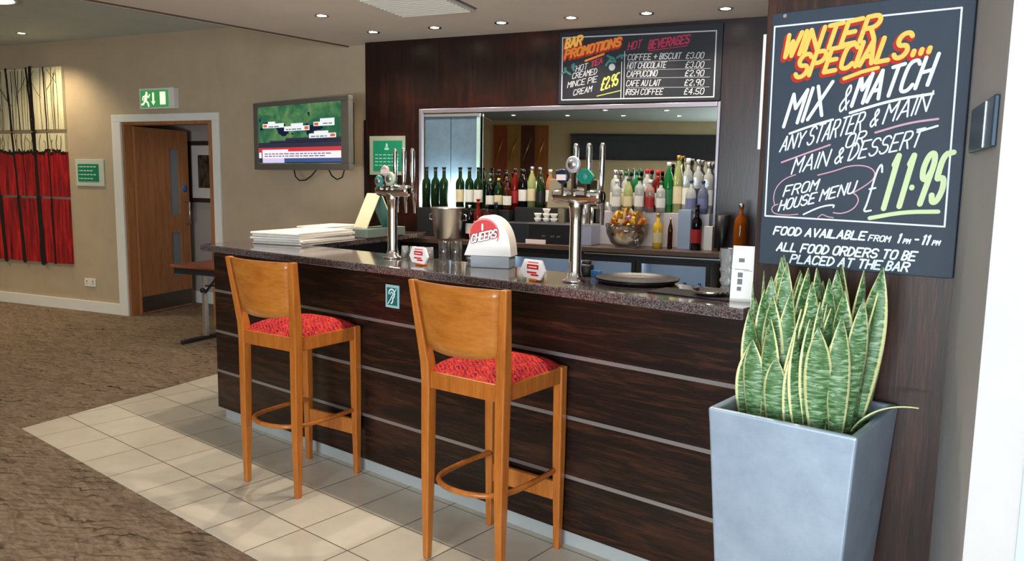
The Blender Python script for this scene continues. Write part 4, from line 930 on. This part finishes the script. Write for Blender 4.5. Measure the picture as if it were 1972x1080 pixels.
# snack bowl with packets
r = thing('glass_bowl', 'large clear glass bowl heaped with snack packets', 'bowl', A(-1.515, 5.555, ZB), TH)
obj('bowl', G().lathe([(0, 0), (.075, 0), (.115, .03), (.15, .10), (.158, .17), (.153, .17), (.145, .10), (.11, .036), (.07, .008), (0, .008)], seg=32), M_glass, r)
GP = [mat('gold packet', srgb(206, 156, 60), 0.3, 0.5), mat('orange packet', srgb(214, 120, 50), 0.35, 0.2), mat('brown packet', srgb(112, 66, 60), 0.35, 0.3), mat('lilac packet', srgb(150, 126, 170), 0.35, 0.2), mat('cream packet', srgb(232, 206, 156), 0.4)]
CN = ['gold', 'orange', 'brown', 'lilac', 'cream']
rnd = random.Random(9); k = 0
for rr, n, z in ((.035, 3, .04), (.07, 7, .08), (.105, 10, .125), (.055, 5, .135), (.115, 11, .175), (.06, 6, .19), (.085, 8, .225), (.03, 3, .245)):
    for j in range(n):
        a = 2 * PI * (j + .5 * (k % 2)) / n + .3; c = rnd.choice((0, 0, 0, 1, 1, 2, 4, 4, 3))
        g = G(); N = 6; vs = []
        for s in (1, -1):
            for q in range(N + 1):
                for p_ in range(N + 1):
                    a_, b_ = p_ / N * 2 - 1, q / N * 2 - 1
                    vs.append((a_ * .022, s * (.010 * (1 - a_ ** 4) * (1 - b_ ** 4)), b_ * .03))
        n_ = (N + 1) ** 2
        fs = []
        for q in range(N):
            for p_ in range(N):
                f = (q * (N + 1) + p_, q * (N + 1) + p_ + 1, (q + 1) * (N + 1) + p_ + 1, (q + 1) * (N + 1) + p_)
                fs.append(f[::-1]); fs.append(tuple(n_ + i for i in f))
        g.add(vs, fs, True)
        P = A(-1.515, 5.555, ZB + z + .01) + Vector((rr * math.cos(a), rr * math.sin(a), 0))
        o = obj('snack_packet', g, GP[c], rot=(rnd.uniform(-.7, .7), rnd.uniform(-.5, .5), rnd.uniform(0, 3)), loc=P)
        tag(o, '%s snack packet heaped in the clear glass bowl' % CN[c], 'snack packet', 'snack packets in the glass bowl'); k += 1
# till and appliances
r = thing('till_screen', 'beige till screen turned away behind the middle beer tap', 'till', A(-2.03, 5.58, ZB), TH)
obj('screen_shell', G().hexa([(-.115, -.02, .27), (.085, -.02, .27), (.085, .03, .27), (-.115, .03, .27)], [(-.10, .0, .485), (.09, .0, .485), (.09, .04, .485), (-.10, .04, .485)]), M_beige_plastic, r, 0.006)
obj('stand', G().box(-.03, .02, .0, .04, .1565, .30), M_beige_plastic, r)
r = thing('coffee_machine', 'low black appliance with grey end and cups on top', 'appliance', A(-2.14, 5.585, ZB), TH)
obj('body', G().box(-.13, .27, -.08, .14, 0, .145), M_black, r, 0.004); obj('left_housing', G().box(-.36, -.13, -.07, .14, 0, .15), M_darkgrey, r, 0.006)
obj('control_panel', G().box(.27, .37, -.08, .14, 0, .15), mat('lilac grey panel', srgb(166, 172, 196), 0.4, .2), r, 0.004)
obj('top_plate', G().box(-.13, .37, -.085, .14, .145, .155), M_steel, r)
g = G()
for x in (-.02, .05, .10): g.box(x, x + .03, -.082, -.08, .05, .065)
obj('switches', g, mat('dim grey key', srgb(84, 80, 84), 0.4), r)
for i, (x, z, n) in enumerate(((-.075, .155, 2), (-.005, .155, 3), (.055, .155, 2))):
    for q in range(n):
        P = A(-2.14 + x, 5.56, ZB + z + .001 + q * .036)
        c = thing('coffee_cup', 'white cup in the %s stack on the black appliance' % ('left', 'middle', 'right')[i], 'cup', P, TH, 'white cups stacked on the appliance')
        obj('bowl', G().lathe([(0, 0), (.016, 0), (.022, .012), (.031, .034), (.029, .034), (.02, .014), (0, .008)], seg=18), M_whiteplastic, c)
for i, (x, h) in enumerate(((.23, .17), (.28, .15), (.33, .12))):
    c = thing('steel_jug', 'steel beaker on the grey appliance, %s from the left' % ORD[i], 'beaker', A(-2.14 + x, 5.60, ZB + .156), TH, 'steel beakers on the appliance')
    obj('body', G().lathe([(0, 0), (.02, 0), (.022, h), (.0195, h), (.018, .005), (0, .005)], seg=16), M_steel, c)
tag(obj('price_strip', G().box(-2.27, -2.11, 5.455, 5.465, ZB, ZB + .032), mat('pinkish white card', srgb(232, 216, 220), 0.6), rot=(0, 0, TH)), 'small pinkish white card at the front of the black appliance', 'card')

# ------------------------------------------------------------------ ON THE BAR TOP
ZW = 1.0925
def beer_tap(x, y, label, badges):
    r = thing('beer_tap', label, 'beer tap', (x, y, ZW), 0, 'chrome beer taps')
    obj('column', G().lathe([(0, 0), (.052, 0), (.052, .008), (.034, .016), (.026, .05), (.025, .25), (.029, .30), (.04, .335), (.03, .345), (0, .35)], seg=28), M_chrome, r)
    hd = obj('tap_head', G().lathe([(0, -.11), (.026, -.11), (.03, -.10), (.03, -.07), (.038, -.02), (.038, .02), (.03, .07), (.03, .115), (.024, .125), (0, .125)], (0, 0, .352), axis='x', seg=24), M_chrome, r)
    for i, (bx, bz, br_, bm, kind) in enumerate(badges):
        st = obj('badge', G().lathe([(0, -.052), (br_ * .86, -.052), (br_, -.046), (br_, -.036), (0, -.034)], (bx, 0, bz), axis='y', seg=26) if kind != 'diamond' else
                 G().slab([(bx - br_ * 1.25, bz), (bx - br_ * .5, bz - br_ * .8), (bx + br_ * .5, bz - br_ * .8), (bx + br_ * 1.25, bz), (bx + br_ * .4, bz + br_ * .85), (bx - br_ * .4, bz + br_ * .85)], -.052, -.036), bm, r, 0.003)
        if kind == 'bar': obj('badge_plate', G().box(bx - br_ * .75, bx + br_ * .75, -.055, -.052, bz - br_ * .5, bz + br_ * .25), mat('pinkish badge plate', srgb(226, 206, 198), 0.4), st)
        if kind == 'round': obj('badge_plate', G().lathe([(0, -.0545), (br_ * .55, -.0545), (br_ * .55, -.052)], (bx, 0, bz), axis='y', seg=20), M_steel, st)
        if kind == 'diamond': obj('badge_plate', G().lathe([(0, -.0545), (br_ * .4, -.0545), (br_ * .4, -.052)], (bx, 0, bz), axis='y', seg=20), M_teal, st)
        obj('badge_stem', G().box(bx - .006, bx + .006, -.044, -.02, .355, bz), M_chrome, st)
    for i, hx in enumerate((-.062, .004, .07)):
        sp_ = obj('spout', G().tube([(hx, .02, .352), (hx, .075, .352), (hx, .088, .335), (hx, .09, .235)], [.013, .012, .009, .007], 10), M_chrome, r)
        obj('handle', G().lathe([(.006, .352), (.009, .40), (.012, .44), (.0125, .555), (.008, .57), (0, .572)], (hx, .075, 0), seg=12), M_chrome, sp_)
    return r
beer_tap(-3.084, 2.772, 'chrome beer tap at the far left of the bar', [(-.055, .40, .030, M_teal, 'round'), (-.008, .452, .028, mat('pink grey badge', srgb(190, 160, 160), 0.4), 'bar'), (.028, .412, .036, mat('pale green badge', srgb(166, 186, 158), 0.35), 'round')])
beer_tap(-1.849, 2.665, 'chrome beer tap at the middle of the bar', [(-.042, .432, .031, mat('navy badge', srgb(24, 34, 58), 0.35), 'bar'), (.008, .480, .034, mat('silver badge', srgb(196, 200, 204), 0.3, 0.5), 'round'), (.072, .432, .036, mat('emerald badge', srgb(28, 118, 98), 0.3), 'diamond')])

def hex_sign(x, y, label):
    r = thing('hexagonal_sign', label, 'sign', (x, y, ZW), R(-6), 'hexagonal signs on the bar')
    w, h = .07, .088
    obj('card', G().slab([(-w, h * .5), (-w * .72, .012), (w * .6, .006), (w, h * .5), (w * .68, h), (-w * .68, h)], -.006, .006), mat('white sign board', srgb(240, 236, 232), 0.5), r, 0.001)
    obj('red_mark', G().box(-w * .42, w * .5, -.008, -.006, h * .56, h * .78).box(-w * .42, w * .35, -.008, -.006, h * .36, h * .44).box(-w * .1, w * .5, -.008, -.006, h * .25, h * .33).box(-w * .35, w * .5, -.008, -.006, h * .86, h * .9), M_red, r)
    obj('white_line', G().box(-w * .3, w * .38, -.009, -.008, h * .64, h * .69), M_whiteplastic, r)
    obj('foot', G().box(-.018, .022, -.009, .035, 0, .010), M_orange, r, 0.002)
hex_sign(-2.738, 2.63, 'white hexagonal sign with red print beside the far beer tap')
hex_sign(-1.985, 2.56, 'white hexagonal sign with red print beside the middle beer tap')

for i, x in enumerate((-2.765, -2.70)):
    r = thing('tumbler', 'clear glass tumbler on the bar, %s of two side by side' % ('left', 'right')[i], 'glass', (x, 2.83 + i * .02, ZW), 0, 'tumblers on the bar')
    obj('glass', G().lathe([(0, 0), (.026, 0), (.030, .105), (.028, .105), (.0245, .008), (0, .008)], seg=24), M_glass, r)
r = thing('candle_glass', 'short clear glass with white candle left of the drinks dispenser', 'candle holder', (-2.70, 2.90, ZW)); r.location.x = -2.66; r.location.y = 2.93 - .04
r.location = (-2.625, 2.885, ZW)
obj('glass', G().lathe([(0, 0), (.03, 0), (.034, .05), (.031, .05), (.027, .008), (0, .008)], seg=20), M_glass, r); obj('candle', G().lathe([(0, .009), (.024, .009), (.024, .03), (0, .032)], seg=16), M_whiteplastic, r)

# drinks dispenser with white hood and red logo
r = thing('drinks_dispenser', 'white hooded drinks dispenser with a red domed logo on the bar', 'dispenser', (-2.455, 2.83, ZW), R(24))
obj('clear_base', G().box(-.085, .105, -.05, .07, 0, .055), mat('cool clear plastic', srgb(214, 226, 234), 0.12, trans=.45, ior=1.2), r, 0.004)
prof = chaikin([(.115, 0), (.108, .07), (.085, .135), (.05, .175), (.0, .195), (-.045, .185), (-.075, .13), (-.095, .06), (-.118, 0)], 2)
obj('hood', G().slab([(x, z + .056) for x, z in prof[::-1]][::-1] if False else [(x, z + .056) for x, z in prof], .07, -.05) if False else G().slab([(x, z + .056) for x, z in [(-.118, 0), (.115, 0)] + prof[1:-1]], -.05, .07), M_whiteplastic, r, 0.006)
g = G(); cx_, cz_, rr = -.018, .160, .068
arc = [(cx_ + rr * math.cos(R(a)), cz_ + rr * math.sin(R(a))) for a in range(-12, 193, 12)]
obj('logo_dome', g.slab(arc, -.053, -.05), M_red, r)
g = G(); g.ribbon([(cx_ + (rr + .004) * math.cos(R(a)), cz_ + (rr + .004) * math.sin(R(a))) for a in range(-25, 206, 11)], .005, -.0535); obj('logo_rim', g, mat('pink rim', srgb(226, 120, 110), 0.5), r)
g = G(); lettering(g, 'CHEERS', (cx_ - .062, cz_ - .042), (cx_ + .062, cz_ - .012), .036, .0125, -.0545, .15); obj('logo_outline', g, mat('dark red print', srgb(120, 44, 30), 0.5), r)
g = G(); lettering(g, 'CHEERS', (cx_ - .062, cz_ - .042), (cx_ + .062, cz_ - .012), .036, .007, -.0552, .15); g.ribbon([(cx_ - .008, cz_ + .045), (cx_ - .008, cz_ + .02)], .009, -.0545); obj('logo_lettering', g, M_whiteplastic, r)

# round trays
for i in range(2):
    o = obj('round_tray', G().lathe([(0, 0), (.155, 0), (.172, .012), (.175, .014), (.170, .015), (.153, .004), (0, .004)], (0, 0, 0), seg=48), mat('dark brown tray', srgb(40, 32, 34), 0.25), loc=(-1.655 + i * .004, 2.835, ZW + i * .0065))
    tag(o, ('lower' if i == 0 else 'upper') + ' of two stacked round dark serving trays on the bar', 'tray', 'stacked round trays')
# little bar mat and dark knob next to the middle tap
tag(obj('bar_mat', G().box(-1.47, -1.15, 2.60, 2.75, ZW, ZW + .006), mat('black rubber mat', srgb(26, 24, 24), 0.6), bev=.002), 'black bar mat before the tall white card', 'bar mat')
r = thing('metal_dish', 'shallow shiny metal dish on the bar mat', 'dish', (-1.245, 2.67, ZW + .0065))
obj('dish', G().lathe([(0, 0), (.05, 0), (.07, .018), (.067, .019), (.048, .004), (0, .004)], seg=28), M_chrome, r)
M_crystal = mat('cut crystal', srgb(226, 228, 226), 0.06, trans=.75, ior=1.5)
r = thing('crystal_glass', 'tall cut crystal glass left of the tall white card', 'glass', (-1.235, 2.79, ZW))
g = G(); n = 12; rows = [(0.0, .026), (.012, .03), (.03, .024), (.05, .031), (.07, .025), (.09, .033), (.11, .027), (.135, .036), (.172, .036)]
vs = [(q * (1 - .1 * (k % 2)) * math.cos(2 * PI * (k + .5 * (i % 2)) / n), q * (1 - .1 * (k % 2)) * math.sin(2 * PI * (k + .5 * (i % 2)) / n), z) for i, (z, q) in enumerate(rows) for k in range(n)]
fs = [tuple(range(n))[::-1]] + [(i * n + k, i * n + (k + 1) % n, (i + 1) * n + (k + 1) % n, (i + 1) * n + k) for i in range(len(rows) - 1) for k in range(n)]
o = len(vs); vs += [(.033 * math.cos(2 * PI * k / n), .033 * math.sin(2 * PI * k / n), .172) for k in range(n)] + [(.022 * math.cos(2 * PI * k / n), .022 * math.sin(2 * PI * k / n), .02) for k in range(n)]
m = (len(rows) - 1) * n
fs += [(m + k, m + (k + 1) % n, o + (k + 1) % n, o + k) for k in range(n)] + [(o + k, o + (k + 1) % n, o + n + (k + 1) % n, o + n + k) for k in range(n)] + [tuple(o + n + k for k in range(n))]
obj('glass', g.add(vs, fs), M_crystal, r)
r = thing('small_jar', 'small black jar standing right of the middle beer tap', 'jar', (-1.925, 2.865, ZW))
obj('body', G().lathe([(0, 0), (.028, 0), (.032, .01), (.032, .045), (.024, .055), (0, .055)], seg=20), M_black, r); obj('lid', G().lathe([(.02, .055), (.022, .057), (.02, .07), (0, .072)], seg=16), M_blackmatt, r)
tag(obj('card_holder', G().box(-1.895, -1.845, 2.852, 2.864, ZW, ZW + .03), mat('blue card', srgb(56, 110, 160), 0.5), bev=.001), 'small blue card standing between the black jar and the round trays', 'card')
sg0 = None
for i in range(4):
    nm = 'small upturned shot glass behind the far hexagonal sign, %s from the left' % ORD[i]
    if sg0 is None:
        sg0 = thing('shot_glass', nm, 'glass', (-3.085, 2.86, ZW), 0, 'shot glasses behind the far hexagonal sign'); obj('glass', G().lathe([(.0, .06), (.018, .06), (.022, 0), (.020, 0), (.016, .05), (0, .05)][::-1], seg=16), M_crystal, sg0)
    else:
        c = copy_tree(sg0); c.location = (-3.085 + i * .05, 2.86 + i * .012, ZW); tag(c, nm, 'glass', 'shot glasses behind the far hexagonal sign')
# tall card
r = thing('tent_card', 'tall white tent card standing at the right end of the bar', 'card', (-1.118, 2.66, ZW), R(14))
obj('front_leaf', G().hexa([(-.04, -.03, 0), (.04, -.03, 0), (.04, -.026, 0), (-.04, -.026, 0)], [(-.04, -.002, .195), (.04, -.002, .195), (.04, .0, .195), (-.04, .0, .195)]), mat('white card', srgb(242, 240, 232), 0.6), r)
obj('back_leaf', G().hexa([(-.04, .026, 0), (.04, .026, 0), (.04, .03, 0), (-.04, .03, 0)], [(-.04, .0, .195), (.04, .0, .195), (.04, .002, .195), (-.04, .002, .195)]), mat('white card', srgb(242, 240, 232), 0.6), r)
g = G()
for x, z, w, h in ((-.018, .138, .02, .014), (-.018, .085, .017, .017), (-.018, .06, .017, .02), (-.018, .038, .015, .014), (-.03, .112, .05, .002), (.0, .108, .03, .0015)):
    y0 = -.0305 + z / .195 * .028; y1 = -.0305 + (z + h) / .195 * .028
    g.add([(x, y0, z), (x + w, y0, z), (x + w, y1, z + h), (x, y1, z + h)], [(0, 1, 2, 3)])
obj('print', g, M_ink, r)

# newspapers on the return, menu tent beyond
def newspaper(u, v, z, w, d, label, rot=0.0, h=.015, proto={}):
    r = thing('newspaper', label, 'newspaper', A(u, v, z), TH + rot, 'newspapers on the bar return')
    g = G(); N = 6
    vs = []
    prof = [(-d / 2, 0), (d / 2 - h / 2, 0), (d / 2 - h * .15, h * .15), (d / 2, h / 2), (d / 2 - h * .15, h * .85), (d / 2 - h / 2, h), (-d / 2, h)]
    n = len(prof); vs = [(x, -y, z_) for x in (-w / 2, w / 2) for y, z_ in prof]
    g.add(vs, [tuple(range(n)), tuple(range(n, 2 * n))[::-1]] + [(i, n + i, n + (i + 1) % n, (i + 1) % n) for i in range(n)])
    obj('folded_sheets', g, M_paper, r)
    g = G(); g.box(-w / 2 - .0005, w / 2 + .0005, -d / 2 + .01, d / 2 - .0, h * .45, h * .52); obj('fold_line', g, mat('lilac grey print', srgb(150, 146, 172), 0.8), r)
rnd = random.Random(5)
z = ZW
for i in range(5):
    newspaper(-3.255 + rnd.uniform(-.012, .012), 4.10 + rnd.uniform(-.012, .012), z, .37, .56, 'folded newspaper in the near pile on the bar return, %s from the bottom' % ORD[i], rnd.uniform(-.03, .03)); z += .0152
z = ZW
for i in range(4):
    newspaper(-3.46 + rnd.uniform(-.01, .01), 4.70 + rnd.uniform(-.01, .01), z, .26, .50, 'folded newspaper in the far pile on the bar return, %s from the bottom' % ORD[i], rnd.uniform(-.03, .03)); z += .0152
newspaper(-3.47, 4.66, z, .25, .44, 'single folded newspaper on top of the far pile on the bar return', .05)
r = thing('card_box', 'grey green box on the bar return under the menu tent', 'box', A(-3.215, 4.80, ZW), TH)
obj('box', G().box(-.085, .11, -.20, .30, 0, .062), mat('grey green plastic', srgb(112, 128, 122), 0.5), r, 0.004)
r = thing('menu_tent', 'cream and teal menu tent beyond the newspapers on the bar return', 'menu', A(-3.20, 4.83, ZW + .063), R(-12))
def tent_leaf(sg):
    g = G(); a, b, t_ = .095, .115, .004
    g.hexa([(-a, sg * b - t_, 0), (a, sg * b - t_, 0), (a, sg * b + t_, 0), (-a, sg * b + t_, 0)], [(-a, sg * .004 - t_, .245), (a, sg * .004 - t_, .245), (a, sg * .004 + t_, .245), (-a, sg * .004 + t_, .245)])
    for k, f in enumerate(g.f):
        ys = [g.v[i][1] for i in f]
    g.mi = [0, 0, 0, 0, 1, 0] if sg > 0 else [0, 0, 0, 0, 0, 0]
    g.mi[2 if sg > 0 else 4] = 1
    return g
obj('cream_leaf', tent_leaf(-1), [M_cream, M_teal], r); obj('teal_leaf', tent_leaf(1), [M_cream, M_teal], r)

# ------------------------------------------------------------------ things that only the mirror shows
r = thing('folding_screen', 'four-leaf wooden folding screen seen in the bar mirror', 'screen', (-5.15, YO, 0))
for i in range(4): obj('leaf', G().box(-.54 + i * .27, -.275 + i * .27, .01, .05, .02, 2.58), M_screenwood[i], r)
g = G()
for i in range(4): g.tube([(-.50 + i * .27, .06, 1.9), (-.34 + i * .27, .06, 2.35)], .009, 6)
obj('brass_rod', g, CAPS['gold'], r)
r = thing('dark_screen', 'wide black screen seen in the bar mirror', 'screen', (-2.70, YO, 1.97))
obj('panel', G().box(-1.48, 1.5, .0, .05, 0, .43), M_black, r); obj('frame', G().box(-1.5, 1.52, 0, .04, -.03, 0).box(-1.5, 1.52, 0, .04, .43, .46), M_blackmatt, r)
